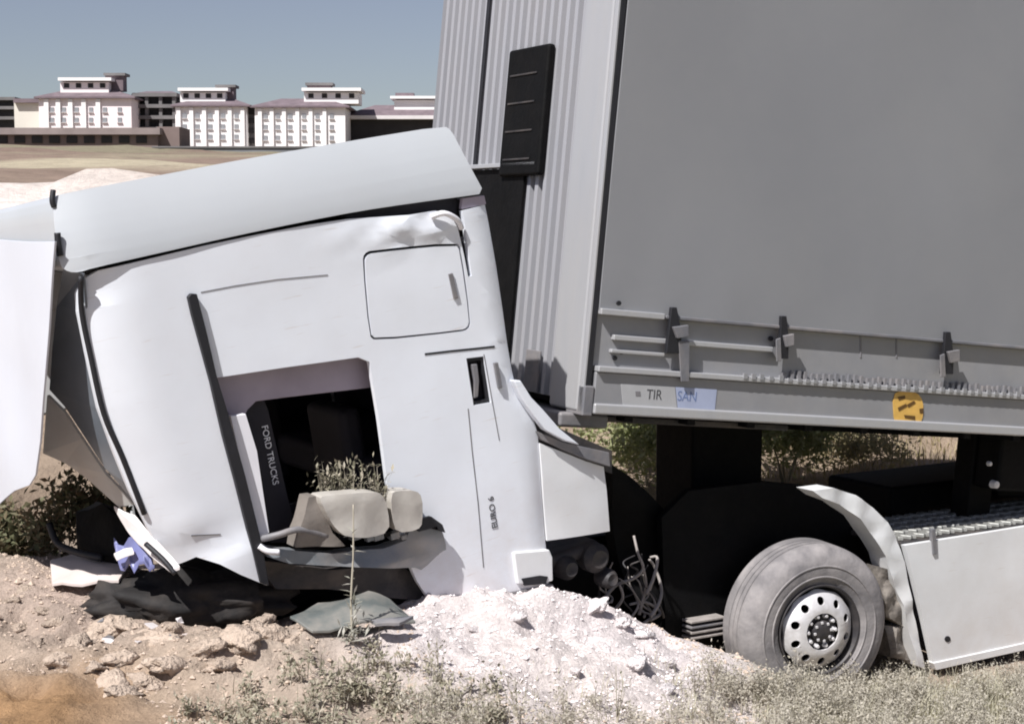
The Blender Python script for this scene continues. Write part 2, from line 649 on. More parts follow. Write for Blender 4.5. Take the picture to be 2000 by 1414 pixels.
dd = (X - tr_o.x) * TN.x + (Y - tr_o.y) * TN.y
blend((0.33, 0.30, 0.20), np.clip((xs - 0.9) / 0.5, 0, 1) * np.clip((10.5 - ys) / 0.8, 0, 1))
blend((0.36, 0.275, 0.205), np.clip((dd - 2.5) / 1.5, 0, 1))
blend((0.46, 0.40, 0.29), np.clip((dd - 24) / 6, 0, 1) * 0.9)
blend((0.21, 0.185, 0.125), np.clip((dd - 60) / 30, 0, 1) * 0.85)
blend((0.23, 0.16, 0.13), np.clip((dd - 24) / 6, 0, 1) * np.clip(6 * fbm(X, Y, 0.09, 4, 55) - 0.3, 0, 0.85))
blend((0.38, 0.23, 0.12), 1.4 * zone(xs, ys, -2.35, 6.75, 0.75, 0.55))
blend((0.78, 0.70, 0.685), 1.9 * zone(xs, ys, 0.25, 8.45, 0.85, 1.0))
blend((0.72, 0.64, 0.61), 1.4 * zone(xs, ys, 0.35, 7.5, 0.62, 0.9))
blend((0.78, 0.70, 0.685), 1.5 * zone(xs, ys, 0.75, 8.95, 0.5, 0.5))
blend((0.50, 0.39, 0.33), 1.1 * zone(xs, ys, -2.2, 8.6, 0.9, 0.8))
blend((0.76, 0.67, 0.62), 1.9 * zone(xs, ys, -8.0, 23.5, 4.5, 4.5))
blend((0.60, 0.52, 0.46), 1.2 * zone(xs, ys, -4.5, 25.5, 3.0, 2.5))
ca = me.color_attributes.new('soil', 'FLOAT_COLOR', 'POINT')
ca.data.foreach_set('color', np.concatenate([col, np.ones((len(X), 1))], 1).astype(np.float32).ravel())
gm = bpy.data.materials.new('soil')
gm.use_nodes = True
nt = gm.node_tree
b = nt.nodes['Principled BSDF']
b.inputs['Roughness'].default_value = 0.95
b.inputs['Specular IOR Level'].default_value = 0.15
at_n = nt.nodes.new('ShaderNodeAttribute')
at_n.attribute_name = 'soil'
tc = nt.nodes.new('ShaderNodeTexCoord')
prev = at_n.outputs['Color']
for sc, lo, hi in ((1.1, 0.78, 1.16), (9.0, 0.80, 1.14), (60.0, 0.82, 1.14)):
    n = nt.nodes.new('ShaderNodeTexNoise')
    n.inputs['Scale'].default_value = sc
    n.inputs['Detail'].default_value = 6
    n.inputs['Roughness'].default_value = 0.62
    nt.links.new(tc.outputs['Object'], n.inputs['Vector'])
    mr = nt.nodes.new('ShaderNodeMapRange')
    mr.inputs[1].default_value = 0.3
    mr.inputs[2].default_value = 0.7
    mr.inputs[3].default_value = lo
    mr.inputs[4].default_value = hi
    nt.links.new(n.outputs[0], mr.inputs[0])
    mx = nt.nodes.new('ShaderNodeMix')
    mx.data_type = 'RGBA'
    mx.blend_type = 'MULTIPLY'
    mx.inputs[0].default_value = 1
    nt.links.new(prev, mx.inputs[6])
    nt.links.new(mr.outputs[0], mx.inputs[7])
    prev = mx.outputs[2]
nt.links.new(prev, b.inputs['Base Color'])
n = nt.nodes.new('ShaderNodeTexNoise')
n.inputs['Scale'].default_value = 26
n.inputs['Detail'].default_value = 8
n.inputs['Roughness'].default_value = 0.7
nt.links.new(tc.outputs['Object'], n.inputs['Vector'])
bp = nt.nodes.new('ShaderNodeBump')
bp.inputs['Strength'].default_value = 0.9
bp.inputs['Distance'].default_value = 0.04
nt.links.new(n.outputs[0], bp.inputs['Height'])
nt.links.new(bp.outputs[0], b.inputs['Normal'])
g = link('ground', me, gm, None, True)
tag(g, kind='structure')

# ------------------------------------------------------------------ cab
cab = empty('truck_cab', CB)
tag(cab, 'wrecked white truck cab torn off its chassis, resting nose down in the dirt', 'truck cab')


def P(pts, w=0.0):
    return [cp(a[0], a[1], w) for a in pts]


side_px = [(160, 610), (158, 575), (166, 548), (196, 529), (300, 504), (400, 480), (500, 459), (600, 440), (680, 428), (740, 424),
           (800, 420), (850, 412), (878, 420), (893, 445), (906, 500), (914, 541), (921, 539), (915, 495), (908, 445), (902, 412),
           (952, 400), (958, 430), (974, 520), (986, 600), (996, 672), (1004, 722), (1014, 765), (1030, 795), (1048, 822), (1056, 850),
           (1062, 950), (1069, 1050), (1079, 1128), (1074, 1144), (960, 1166), (900, 1178), (862, 1182), (838, 1170), (815, 1135), (790, 1080),
           (768, 1020), (757, 948), (740, 820), (722, 707), (700, 698), (560, 717), (421, 738), (434, 800), (470, 935), (505, 1065),
           (521, 1143), (470, 1122), (430, 1102), (388, 1090), (350, 1110), (322, 1075), (298, 1035), (262, 962), (228, 878), (200, 800), (176, 690)]
front_uv = [cp(*a) for a in ((160, 575), (160, 610), (176, 690), (200, 800), (228, 878), (262, 962), (298, 1035), (350, 1110))]
fv = np.array([a[1] for a in front_uv][::-1])
fu = np.array([a[0] for a in front_uv][::-1])
rear_uv = [cp(*a) for a in ((952, 400), (974, 520), (996, 672), (1014, 765), (1048, 822), (1062, 950), (1079, 1128))]
rv = np.array([a[1] for a in rear_uv][::-1])
ru = np.array([a[0] for a in rear_uv][::-1])
dent_c = cp(800, 450)
dent2 = cp(400, 1080)
low_v = cp(960, 1160)[1]
grime(WHITE, low_v - 0.05, low_v + 0.75, (0.56, 0.47, 0.42), 0.55)


def side_w(u, v):
    d = u - float(np.interp(v, fv, fu))
    w = 0.0
    if d < 0.30:
        k = 1 - max(d, 0) / 0.30
        w -= 0.075 * k * k
    d = float(np.interp(v, rv, ru)) - u
    if d < 0.10:
        k = 1 - max(d, 0) / 0.10
        w -= 0.03 * k * k
    e = math.exp(-(((u - dent_c[0]) / 0.28) ** 2 + ((v - dent_c[1]) / 0.09) ** 2))
    w += e * (0.022 + 0.05 * nz(u * 6, v * 9, 3.1))
    e = math.exp(-(((u - dent2[0]) / 0.3) ** 2 + ((v - dent2[1]) / 0.15) ** 2))
    w += e * 0.04 * nz(u * 5, v * 5, 7.7)
    w += 0.007 * nz(u * 1.3, v * 1.3, 1.0) + 0.0035 * nz(u * 3.1, v * 2.3, 6.0)
    return w


flap_px = [(712, 512), (716, 500), (728, 494), (890, 478), (897, 490), (917, 625), (913, 640), (900, 645), (735, 662), (724, 652)]
flap_hole = smooth_poly([(708, 510), (711, 496), (724, 489), (891, 473), (901, 487), (920, 627), (916, 643), (901, 648), (733, 666), (721, 655)])
handle_hole = [(911, 700), (945, 696), (959, 786), (925, 792)]
panel('side_panel', P(side_px), WHITE, cab, 0.035, 0, [P(flap_hole), P(handle_hole)], side_w, 0.07, 0.006)
panel('locker_flap', P(smooth_poly(flap_px)), WHITE, cab, 0.02, 0.001, (), lambda u, v: side_w(u, v) + 0.0, 0.09, 0.005)
flap = C.objects['locker_flap']
panel('flap_handle', P([(874, 535), (882, 533), (893, 582), (885, 585)]), GREYP, flap, 0.02, 0.015)
hb = box('backing_plate', (*cp(905, 795), -0.075), (cp(965, 690)[0] + 0.02, cp(930, 690)[1], -0.06), INNER, cab, 0.0)
hd = panel('door_handle', P([(922, 712), (932, 711), (936, 745), (934, 775), (926, 778), (928, 745)]), GREYP, cab, 0.03, 0.0)
panel('handle_rim', P([(911, 700), (945, 696), (959, 786), (925, 792)]), RUBBER, cab, 0.03, -0.012,
      [P([(917, 707), (941, 704), (952, 780), (928, 784)])], None, 0, 0.002)
panel('grab_rail', P([(962, 708), (969, 707), (978, 757), (971, 759)]), GREYP, cab, 0.02, 0.022)
panel('backing_sheet', P([(700, 480), (930, 462), (940, 660), (715, 675)]), INNER, cab, 0.01, -0.05)

# dark strip standing along the leading edge of the door
panel('door_edge_strip', P([(364, 580), (370, 573), (381, 574), (400, 648), (420, 735), (440, 800), (476, 930), (508, 1060), (522, 1142),
                          (506, 1136), (482, 1040), (455, 935), (432, 850), (408, 745), (372, 615)]), RUBBER, cab, 0.05, 0.03)


def seam(name, pts, wd=0.007, m=RUBBER, w=0.0):
    """Thin dark sealing bead lying in a panel joint."""
    uv = [cp(*a) for a in pts]
    top, bot = [], []
    for i, a in enumerate(uv):
        d = Vector(uv[min(i + 1, len(uv) - 1)]) - Vector(uv[max(i - 1, 0)])
        d.normalize()
        nn = Vector((-d.y, d.x)) * wd * 0.5
        top.append((a[0] + nn.x, a[1] + nn.y))
        bot.append((a[0] - nn.x, a[1] - nn.y))
    return panel(name, top + bot[::-1], m, cab, 0.012, 0.0025 + w, (), side_w, 0.1, 0.0)


seam('belt_seam', [(830, 692), (880, 686), (930, 681), (966, 677)], 0.011)
seam('door_seam', [(914, 798), (922, 880), (933, 980), (944, 1108)], 0.005, GREYP)
seam('window_seam', [(392, 571), (460, 558), (540, 546), (640, 537)], 0.004, GREYP)
seam('door_seam', [(945, 692), (962, 790), (975, 860)], 0.004, GREYP)
seam('panel_seam', [(376, 1047), (432, 1044)], 0.006, GREYP)

# roof fairing: one closed body that leans inwards at the top
fair = [(180, 524, 0.005), (300, 497, 0.01), (450, 463, 0.01), (600, 432, 0.01), (700, 413, 0.012), (800, 398, 0.012), (905, 384, 0.005), (947, 378, -0.01),
        (925, 338, -0.03), (897, 285, -0.07), (882, 256, -0.10), (868, 246, -0.13), (700, 273, -0.15), (500, 307, -0.16), (300, 345, -0.17), (125, 378, -0.16),
        (106, 385, -0.15), (104, 420, -0.11), (110, 470, -0.07), (117, 520, -0.045), (135, 532, -0.03), (155, 532, -0.01)]
WCAB = 2.42
line_uv = [cp(*q) for q in ((155, 534), (300, 497), (450, 463), (600, 432), (800, 398), (947, 378))]
lu = np.array([q[0] for q in line_uv])
lv = np.array([q[1] for q in line_uv])
fe = [cp(110, 400, -0.15)[0], cp(116, 500, -0.05)[0]]


def fair_w(u, v):
    t = min(max((v - float(np.interp(u, lu, lv))) / 0.50, 0.0), 1.1)
    w = 0.012 - 0.17 * t ** 1.6
    d = u - fe[1]
    if d < 0.22:
        w -= 0.06 * (1 - max(d, 0) / 0.22) ** 2
    return w


def fit(px, py):
    u, v = cp(px, py, 0)
    for _ in range(4):
        u, v = cp(px, py, fair_w(u, v))
    return (u, v)


poly = [fit(q[0], q[1]) for q in smooth_poly([(q[0], q[1]) for q in fair], 1)]
loop = [Vector((q[0], q[1], 0)) for q in poly]
bm = bmesh.new()
vs = [bm.verts.new(p) for p in loop]
for t in tessellate_polygon([loop]):
    bm.faces.new([vs[i] for i in t])
for ax in (0, 1):
    for k in np.arange(-3, 3.5, 0.09):
        co = Vector((0, 0, 0)); co[ax] = k
        no = Vector((0, 0, 0)); no[ax] = 1
        bmesh.ops.bisect_plane(bm, geom=bm.verts[:] + bm.edges[:] + bm.faces[:], plane_co=co, plane_no=no, dist=1e-6)
for v in bm.verts:
    v.co.z = fair_w(v.co.x, v.co.y) + 0.004 * nz(v.co.x * 1.7, v.co.y * 1.7, 3)
ret = bmesh.ops.extrude_face_region(bm, geom=bm.faces[:])
for q in ret['geom']:
    if isinstance(q, bmesh.types.BMVert):
        t = max(0, (q.co.y - float(np.interp(q.co.x, lu, lv))) / 0.5)
        q.co.y -= 0.16 * t
        q.co.z = -WCAB - q.co.z
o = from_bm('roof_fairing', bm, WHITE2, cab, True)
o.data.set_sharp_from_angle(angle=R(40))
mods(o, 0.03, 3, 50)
# torn rear corner under the fairing
panel('corner_bracket', P([(905, 388), (948, 382), (952, 399), (903, 409)]), HEADER, cab, 0.03, -0.01)
panel('torn_gap', P([(675, 424), (760, 404), (905, 386), (905, 440), (880, 445), (860, 430), (760, 432)]), INNER, cab, 0.02, -0.07)
tube('bent_tube', [CB.p(842, 424, 0.02), CB.p(868, 417, 0.045), CB.p(893, 430, 0.03), CB.p(901, 446, 0.0)], 0.016, TRIMW, cab)

# curved white lip, side extender, grey cap also standing in for the trailer's shadow
panel('rear_lip', P([(998, 742), (1012, 742), (1032, 774), (1057, 800), (1088, 836), (1128, 868), (1100, 861), (1058, 838), (1030, 802), (1010, 772)]),
      WHITE, cab, 0.05, 0.03, (), None, 0, 0.008)
panel('extender_shade_cap', P([(1050, 842), (1100, 864), (1192, 884), (1194, 912), (1150, 898), (1104, 880), (1058, 858)]), GREYP, cab, 0.05, -0.01)
panel('side_extender', P([(1058, 866), (1104, 884), (1150, 902), (1190, 914), (1196, 960), (1201, 1040), (1072, 1057), (1066, 980)]), WHITE3, cab, 0.03, -0.02,
      (), lambda u, v: -0.03 * ((u - cp(1060, 950)[0]) / 0.42) ** 2 + 0.006 * nz(u * 4, v * 4, 2), 0.06, 0.006)
panel('lower_corner', P([(1000, 1078), (1070, 1072), (1076, 1086), (1077, 1132), (1052, 1138), (1008, 1140)]), WHITE3, cab, 0.05, 0.022, (), None, 0, 0.012)
panel('step_slot', P([(1014, 1128), (1050, 1122), (1066, 1124), (1062, 1138), (1020, 1142)]), RUBBER, cab, 0.02, 0.028)
# sill edge along the bottom
panel('sill_strip', P([(860, 1178), (960, 1162), (1078, 1140), (1082, 1150), (960, 1172), (862, 1189)]), GREYP, cab, 0.06, 0.012)

panel('lip_backing', P([(1002, 752), (1040, 790), (1090, 835), (1196, 880), (1196, 925), (1120, 900), (1060, 875), (1030, 810)], -0.09), DARKM, cab, 0.03, -0.09)
# hollow dark interior
ft = cp(170, 560)
u0, u1 = ft[0] + 0.04, cp(985, 600)[0] - 0.06
vt = cp(700, 425)[1]
vb = cp(900, 1150)[1]
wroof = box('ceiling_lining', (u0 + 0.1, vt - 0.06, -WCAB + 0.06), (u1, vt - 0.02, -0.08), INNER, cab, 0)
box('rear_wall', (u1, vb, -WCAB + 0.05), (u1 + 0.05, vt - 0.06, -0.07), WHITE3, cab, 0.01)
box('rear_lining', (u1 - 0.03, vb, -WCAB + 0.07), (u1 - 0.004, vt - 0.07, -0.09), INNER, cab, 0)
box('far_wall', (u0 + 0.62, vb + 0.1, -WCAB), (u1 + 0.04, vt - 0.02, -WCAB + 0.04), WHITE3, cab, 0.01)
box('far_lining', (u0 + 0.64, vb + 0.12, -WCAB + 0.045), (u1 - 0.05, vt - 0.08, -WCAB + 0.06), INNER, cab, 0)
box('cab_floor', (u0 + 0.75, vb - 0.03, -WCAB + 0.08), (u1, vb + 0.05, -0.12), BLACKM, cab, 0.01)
box('far_pillar', (u0, vb + 1.1, -WCAB - 0.01), (u0 + 0.6, vt - 0.03, -WCAB + 0.05), WHITE3, cab, 0.02)
# bunk and seats in the dark
st = bmesh.new()
box_bm(st, (u1 - 0.75, vb + 0.55, -2.2), (u1 - 0.06, vb + 0.75, -0.3))
mods(from_bm('bunk', st, INNER, cab), 0.05, 3)
for wz in (-0.75, -1.95):
    st = bmesh.new()
    box_bm(st, (u0 + 0.95, vb + 0.3, wz - 0.27), (u0 + 1.45, vb + 0.48, wz + 0.27))
    mods(from_bm('seat_cushion', st, INNER, cab), 0.05, 3)
    st = bmesh.new()
    box_bm(st, (u0 + 1.36, vb + 0.45, wz - 0.25), (u0 + 1.5, vb + 1.05, wz + 0.25))
    mods(from_bm('seat_back', st, INNER, cab), 0.05, 3)
# door frame inside the opening
panel('header_trim', P([(414, 732), (560, 710), (702, 694), (724, 703), (734, 756), (560, 776), (500, 784), (484, 800), (478, 812), (448, 812), (432, 780)], -0.12), HEADER, cab, 0.05, -0.12)
panel('inner_post', P([(450, 812), (480, 808), (502, 880), (526, 1040), (504, 1062), (482, 960)], -0.012), TRIMW, cab, 0.04, -0.012)
panel('sill_plate', P([(476, 790), (512, 772), (524, 800), (560, 960), (585, 1060), (530, 1060), (505, 900)], -0.17), INNER, cab, 0.04, -0.17)
a = CB.p(511, 832, -0.165)
bq = CB.p(537, 966, -0.165)
dx = (bq - a)
yx = Vector((-dx.y, dx.x, 0))
text('sill_lettering', 'FORD TRUCKS', 0.050, INKW, cab, a, dx, yx, 0.001, 0.98)
ew = side_w(*cp(966, 985)) + 0.0022
a = CB.p(972, 1030, ew)
bq = CB.p(960, 944, ew)
dx = (bq - a)
text('side_lettering', 'EURO 6', 0.052, INK, cab, a, dx, Vector((-dx.y, dx.x, 0)), 0.001, 1.05)
# wheel well behind the opening, crumpled ledge
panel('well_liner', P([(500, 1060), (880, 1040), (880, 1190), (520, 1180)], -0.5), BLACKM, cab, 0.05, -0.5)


def ledge_w(u, v):
    return 0.03 * math.sin(u * 5) + 0.05 * nz(u * 4, v * 9, 5) - 0.9 * (v - cp(700, 1088)[1]) ** 2


panel('bent_sill', P([(503, 1056), (530, 1070), (640, 1076), (740, 1068), (788, 1052), (800, 1022), (835, 1014), (860, 1038), (871, 1072), (864, 1104),
                      (846, 1122), (806, 1106), (690, 1102), (560, 1098), (520, 1086)]), LEDGE, cab, 0.10, 0.05, (), ledge_w, 0.05, 0.012)
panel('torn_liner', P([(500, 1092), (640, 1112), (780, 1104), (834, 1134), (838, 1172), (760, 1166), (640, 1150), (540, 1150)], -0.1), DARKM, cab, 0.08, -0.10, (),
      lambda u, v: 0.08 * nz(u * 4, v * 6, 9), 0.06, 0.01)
panel('sill_recess', P([(798, 1012), (830, 1004), (852, 1020), (858, 1036), (830, 1028), (806, 1034)]), RUBBER, cab, 0.03, 0.075)

# folded mirror: two dusty shells on an arm
mir = panel('mirror_housing', P(smooth_poly([(602, 966), (612, 960), (700, 952), (722, 956), (732, 985), (736, 1030), (700, 1040), (650, 1038), (634, 1026), (616, 1000)])),
            MIRR, cab, 0.13, 0.16, (), lambda u, v: 0.025 * nz(u * 7, v * 7, 1) - 1.6 * max(0, v - cp(660, 985)[1]) ** 2, 0.03, 0.02)
panel('mirror_housing', P(smooth_poly([(738, 956), (752, 950), (788, 950), (800, 962), (802, 1012), (790, 1026), (752, 1032), (742, 1004)])),
      MIRR, cab, 0.12, 0.15, (), lambda u, v: 0.02 * nz(u * 7, v * 7, 6), 0.03, 0.02)
panel('mirror_back', P([(590, 966), (606, 964), (634, 1034), (660, 1060), (566, 1064), (570, 1030)]), mat('dusty_brown_shell', (0.20, 0.175, 0.155), 0.7, 0, 0.25, 7, 0.2, 20), cab, 0.12, 0.09,
      (), lambda u, v: 0.04 * nz(u * 6, v * 6, 3), 0.04, 0.015)
tube('mirror_arm', [CB.p(512, 1052, 0.02), CB.p(545, 1044, 0.08), CB.p(585, 1034, 0.09), CB.p(640, 1046, 0.08)], 0.018, GREYP, cab)
tube('mirror_arm', [CB.p(506, 1066, 0.03), CB.p(522, 1076, 0.05), CB.p(545, 1078, 0.06)], 0.016, TRIMW, cab)
for i in range(9):
    px, py = 640 + i * 19 + random.uniform(-6, 6), 1046 + random.uniform(-6, 9)
    c = CB.p(px, py, 0.02)
    s = random.uniform(0.015, 0.03)
    box('broken_piece', c - Vector((s, s * .7, s)), c + Vector((s, s * .7, s)), random.choice((LEDGE, GREYP, BLACKM)), cab, 0.004)

# windscreen: dark corner glass and the loose pane hanging from the top edge
gl = [(118, 528, -0.06), (158, 536, -0.01), (164, 610, -0.06), (182, 700, -0.07), (206, 805, -0.08), (234, 880, -0.08), (268, 965, -0.08), (284, 1006, -0.08),
      (250, 972, -0.24), (200, 915, -0.34), (158, 850, -0.42), (122, 795, -0.52), (92, 762, -0.62), (98, 680, -0.50), (106, 600, -0.32)]
bm = bmesh.new()
vs = []
for px, py, w in gl:
    u, v = cp(px, py, w)
    vs.append(bm.verts.new((u + 0.012, v, w)))
f = bm.faces.new(vs)
bmesh.ops.triangulate(bm, faces=[f])
ret = bmesh.ops.extrude_face_region(bm, geom=bm.faces[:])
for q in ret['geom']:
    if isinstance(q, bmesh.types.BMVert):
        q.co.x += 0.008
o = from_bm('corner_glass', bm, GLASSD, cab)
tube('glass_seal', [CB.p(158, 540, 0.0), CB.p(160, 610, -0.05), CB.p(178, 700, -0.06), CB.p(203, 808, -0.06), CB.p(240, 895, -0.06), CB.p(282, 1004, -0.06)], 0.014, RUBBER, cab)

gapw = [(92, 772, -0.60), (125, 805, -0.54), (160, 858, -0.48), (205, 925, -0.42), (262, 985, -0.36), (232, 990, -0.44), (170, 935, -0.55), (128, 905, -0.62), (84, 885, -0.70)]
bm = bmesh.new()
vs = [bm.verts.new((*cp(*q), q[2])) for q in gapw]
f = bm.faces.new(vs)
bmesh.ops.triangulate(bm, faces=[f])
ret = bmesh.ops.extrude_face_region(bm, geom=bm.faces[:])
for q in ret['geom']:
    if isinstance(q, bmesh.types.BMVert):
        q.co.x += 0.015
from_bm('torn_cowl', bm, mat('dusty_grey_cowl', (0.50, 0.49, 0.47), 0.6, 0, 0.15, 5, 0.15, 10, DUST, 0.4, 4), cab)

PF = Frame(CB.world(*CB.p(112, 470, -0.10)), YAW, 0.0)     # vertical hanging pane, its plane square to the cab


def panep(px, py):
    d = ray(px, py)
    nrm = PF.U
    t = (PF.O - PF.U * 0.03 - CAM).dot(nrm) / d.dot(nrm)
    q = CAM + d * t
    return q


pane_px = [(110, 472), (104, 600), (97, 740), (88, 860), (80, 925), (70, 944), (24, 962), (8, 985), (-25, 975), (-60, 930), (-66, 700), (-60, 462)]
inv = CB.matrix().inverted()
pts = [inv @ panep(*a) for a in pane_px]
bm = bmesh.new()
vs = [bm.verts.new(p) for p in pts]
f = bm.faces.new(vs)
bmesh.ops.triangulate(bm, faces=[f])
for ax in (1, 2):
    for k in np.arange(-3, 3, 0.12):
        co = Vector((0, 0, 0)); co[ax] = k
        no = Vector((0, 0, 0)); no[ax] = 1
        bmesh.ops.bisect_plane(bm, geom=bm.verts[:] + bm.edges[:] + bm.faces[:], plane_co=co, plane_no=no, dist=1e-6)
for v in bm.verts:
    v.co.x += 0.03 * nz(v.co.y * 1.5, v.co.z * 1.5, 4) - 0.05 * (1 - (2 * (v.co.z + WCAB / 2) / WCAB) ** 2)
ret = bmesh.ops.extrude_face_region(bm, geom=bm.faces[:])
for q in ret['geom']:
    if isinstance(q, bmesh.types.BMVert):
        q.co.x += 0.010
o = from_bm('windscreen', bm, PANE, cab, True)
o.data.set_sharp_from_angle(angle=R(35))
o['label'] = 'crazed white windscreen hanging loose from its top edge'
tube('torn_seal', [CB.p(104, 372, -0.13), CB.p(102, 392, -0.12), CB.p(106, 405, -0.12)], 0.014, RUBBER, cab)
tube('torn_seal', [CB.p(112, 455, -0.05), CB.p(114, 480, -0.05), CB.p(118, 500, -0.05)], 0.016, RUBBER, cab)

# subframe behind the lower corner
bm = bmesh.new()
a, b2 = cp(1080, 1150), cp(1205, 1062)
box_bm(bm, (a[0], a[1] + 0.05, -0.5), (b2[0], b2[1], -0.16))
mods(from_bm('cab_mount', bm, DARKM, cab), 0.05, 3)
for px, py, r in ((1110, 1110, 0.07), (1165, 1090, 0.09), (1190, 1130, 0.06)):
    c = CB.p(px, py, -0.13)
    lathe('spring_cup', [(0.01, 0.03), (r * 0.6, 0.04), (r, 0.0), (r, -0.08)], DARKM, cab, 24, c)

# ------------------------------------------------------------------ chassis with front wheel
ch = empty('truck_chassis', CH)
tag(ch, 'black tractor chassis with one front wheel, white skirt and fender under the trailer nose', 'truck chassis')
wh = empty('wheel')
wh.parent = ch
wh.rotation_euler = (0, R(-9), R(9))
tyre_prof = []
RO, RI, TW = 0.545, 0.292, 0.35
prof = [(RI, -0.03), (0.30, -0.012), (0.325, 0.0), (0.345, 0.008), (0.348, 0.014), (0.354, 0.014), (0.357, 0.009), (0.37, 0.012), (0.415, 0.012), (0.418, 0.017), (0.424, 0.017), (0.427, 0.011), (0.475, 0.002), (0.508, -0.02), (0.528, -0.04), (RO, -0.062)]
gro = [(-0.10, -0.112), (-0.15, -0.162), (-0.20, -0.212)]
for g0, g1 in gro:
    prof += [(RO + 0.002, g0), (RO - 0.010, g0 - 0.002), (RO - 0.010, g1 + 0.002), (RO + 0.002, g1)]
prof += [(RO, -TW + 0.062), (0.508, -TW + 0.02), (0.42, -TW - 0.01), (0.35, -TW), (RI, -TW + 0.03)]
lathe('tyre', prof, TYRE, wh, 96, closed=False)
lathe('rim_barrel', [(0.297, -0.004), (0.302, 0.006), (0.296, 0.010), (0.285, 0.0), (0.278, -0.03), (0.268, -0.09), (0.25, -0.16), (0.25, -0.28), (0.30, -0.29)], HUBM, wh, 72, closed=False)


def circ(r, n, cx=0, cy=0, ph=0.0):
    return [(cx + r * math.cos(2 * math.pi * i / n + ph), cy + r * math.sin(2 * math.pi * i / n + ph)) for i in range(n)]


holes = [circ(0.122, 32)]
for k in range(10):
    a = 2 * math.pi * k / 10 + 0.2
    holes.append(circ(0.027, 12, 0.198 * math.cos(a), 0.198 * math.sin(a)))
outer = []
for i in range(80):
    a = 2 * math.pi * i / 80
    rr = 0.264 - 0.005 * (1 + math.cos(10 * (a - 0.2) + math.pi))
    outer.append((rr * math.cos(a), rr * math.sin(a)))
panel('rim', outer, RIM, wh, 0.014, 0.0, holes, lambda u, v: 0.045 - 0.075 * max(0, (math.hypot(u, v) - 0.14) / 0.125) ** 1.6, 0.03, 0.003)
lathe('hub', [(0.02, 0.05), (0.055, 0.047), (0.070, 0.035), (0.074, 0.008), (0.124, 0.006), (0.124, -0.1)], HUBM, wh, 40)
nut_me = None
for k in range(10):
    a = 2 * math.pi * k / 10 + 0.5
    c = Vector((0.102 * math.cos(a), 0.102 * math.sin(a), 0.008))
    if nut_me is None:
        n0 = lathe('lug_nut', [(0.009, 0.034), (0.013, 0.028), (0.014, 0.012), (0.019, 0.010), (0.019, 0.0)], RIM, wh, 6)
        n0.location = c
        nut_me = n0.data
    else:
        o = link('lug_nut', nut_me, None, wh)
        o.location = c
for k in range(8):
    a = 2 * math.pi * k / 8
    o = box('hub_bolt', (-0.008, -0.008, 0), (0.008, 0.008, 0.012), RIM, wh, 0.002)
    o.location = (0.06 * math.cos(a), 0.06 * math.sin(a), 0.040)

# fender arc, mud flap, skirt
fo = [(1586, 958), (1625, 952), (1668, 966), (1702, 990), (1730, 1018), (1748, 1048), (1764, 1096), (1778, 1170), (1796, 1260), (1806, 1306)]
fi = [(1792, 1300), (1776, 1240), (1762, 1180), (1742, 1130), (1728, 1086), (1704, 1046), (1676, 1012), (1640, 985), (1604, 972)]


def chP(pts, w=0.0):
    return [chp(a[0], a[1], w) for a in pts]


def fen_w(u, v):
    return 0.02 * nz(u * 8, v * 8, 2) + 0.01


grime(WHITE3, -0.2, 0.35, (0.52, 0.45, 0.38), 0.3)
fender = panel('fender', chP(fo + fi), WHITE3, ch, 0.16, 0.0, (), fen_w, 0.05, 0.012)
panel('mud_flap', chP([(1712, 1105), (1738, 1112), (1760, 1180), (1772, 1215), (1768, 1225), (1735, 1205), (1722, 1160)], -0.03), MUD, ch, 0.3, -0.03, (), lambda u, v: 0.04 * nz(u * 9, v * 9, 5), 0.04, 0.01)
panel('step_bracket', chP([(1730, 1222), (1785, 1225), (1796, 1280), (1788, 1290), (1740, 1284)], -0.06), MUD, ch, 0.18, -0.06, (), lambda u, v: 0.05 * nz(u * 9, v * 9, 8), 0.04, 0.012)
panel('side_skirt', chP([(1763, 1064), (1880, 1046), (2000, 1027), (2180, 1000), (2180, 1212), (2000, 1254), (1900, 1276), (1818, 1292), (1798, 1200), (1778, 1120)]), WHITE3, ch, 0.04, 0.02, (),
      lambda u, v: 0.006 * nz(u * 2, v * 2, 3), 0.1, 0.008)
panel('skirt_lip', chP([(1816, 1292), (1900, 1274), (2000, 1252), (2180, 1210), (2180, 1222), (2000, 1266), (1900, 1288), (1822, 1306)]), WHITE3, ch, 0.07, 0.035)
bm = bmesh.new()
u_a = chp(1764, 1060)[0]
u_b = chp(2180, 1000)[0]
v_t = chp(1880, 1047)[1]
box_bm(bm, (u_a, v_t - 0.02, -0.75), (u_b, v_t + 0.012, -0.02))
mods(from_bm('catwalk', bm, DARKM, ch), 0.004)
# raised cleats of the tread plate
cl_me = None
cat = [o for o in C.objects if o.name == 'catwalk'][0]
for i in range(int((u_b - u_a) / 0.06)):
    for j in range(5):
        if cl_me is None:
            c0 = box('cleat', (-0.02, 0, -0.045), (0.02, 0.03, 0.045), TREAD, cat, 0.008)
            cl_me = c0.data
        else:
            c0 = link('cleat', cl_me, None, cat)
            mods(c0, 0.008)
        c0.location = (u_a + 0.05 + i * 0.06, v_t + 0.012, -0.09 - j * 0.13)
        c0.rotation_euler = (0, 0.5 if (i + j) % 2 else -0.5, 0)
panel('skirt_screw', chP(circ(6, 10, 1846, 1246)), RUBBER, ch, 0.02, 0.026)
panel('skirt_latch', chP([(1813, 1032), (1820, 1031), (1823, 1080), (1816, 1082)]), GREYP, ch, 0.03, 0.035)
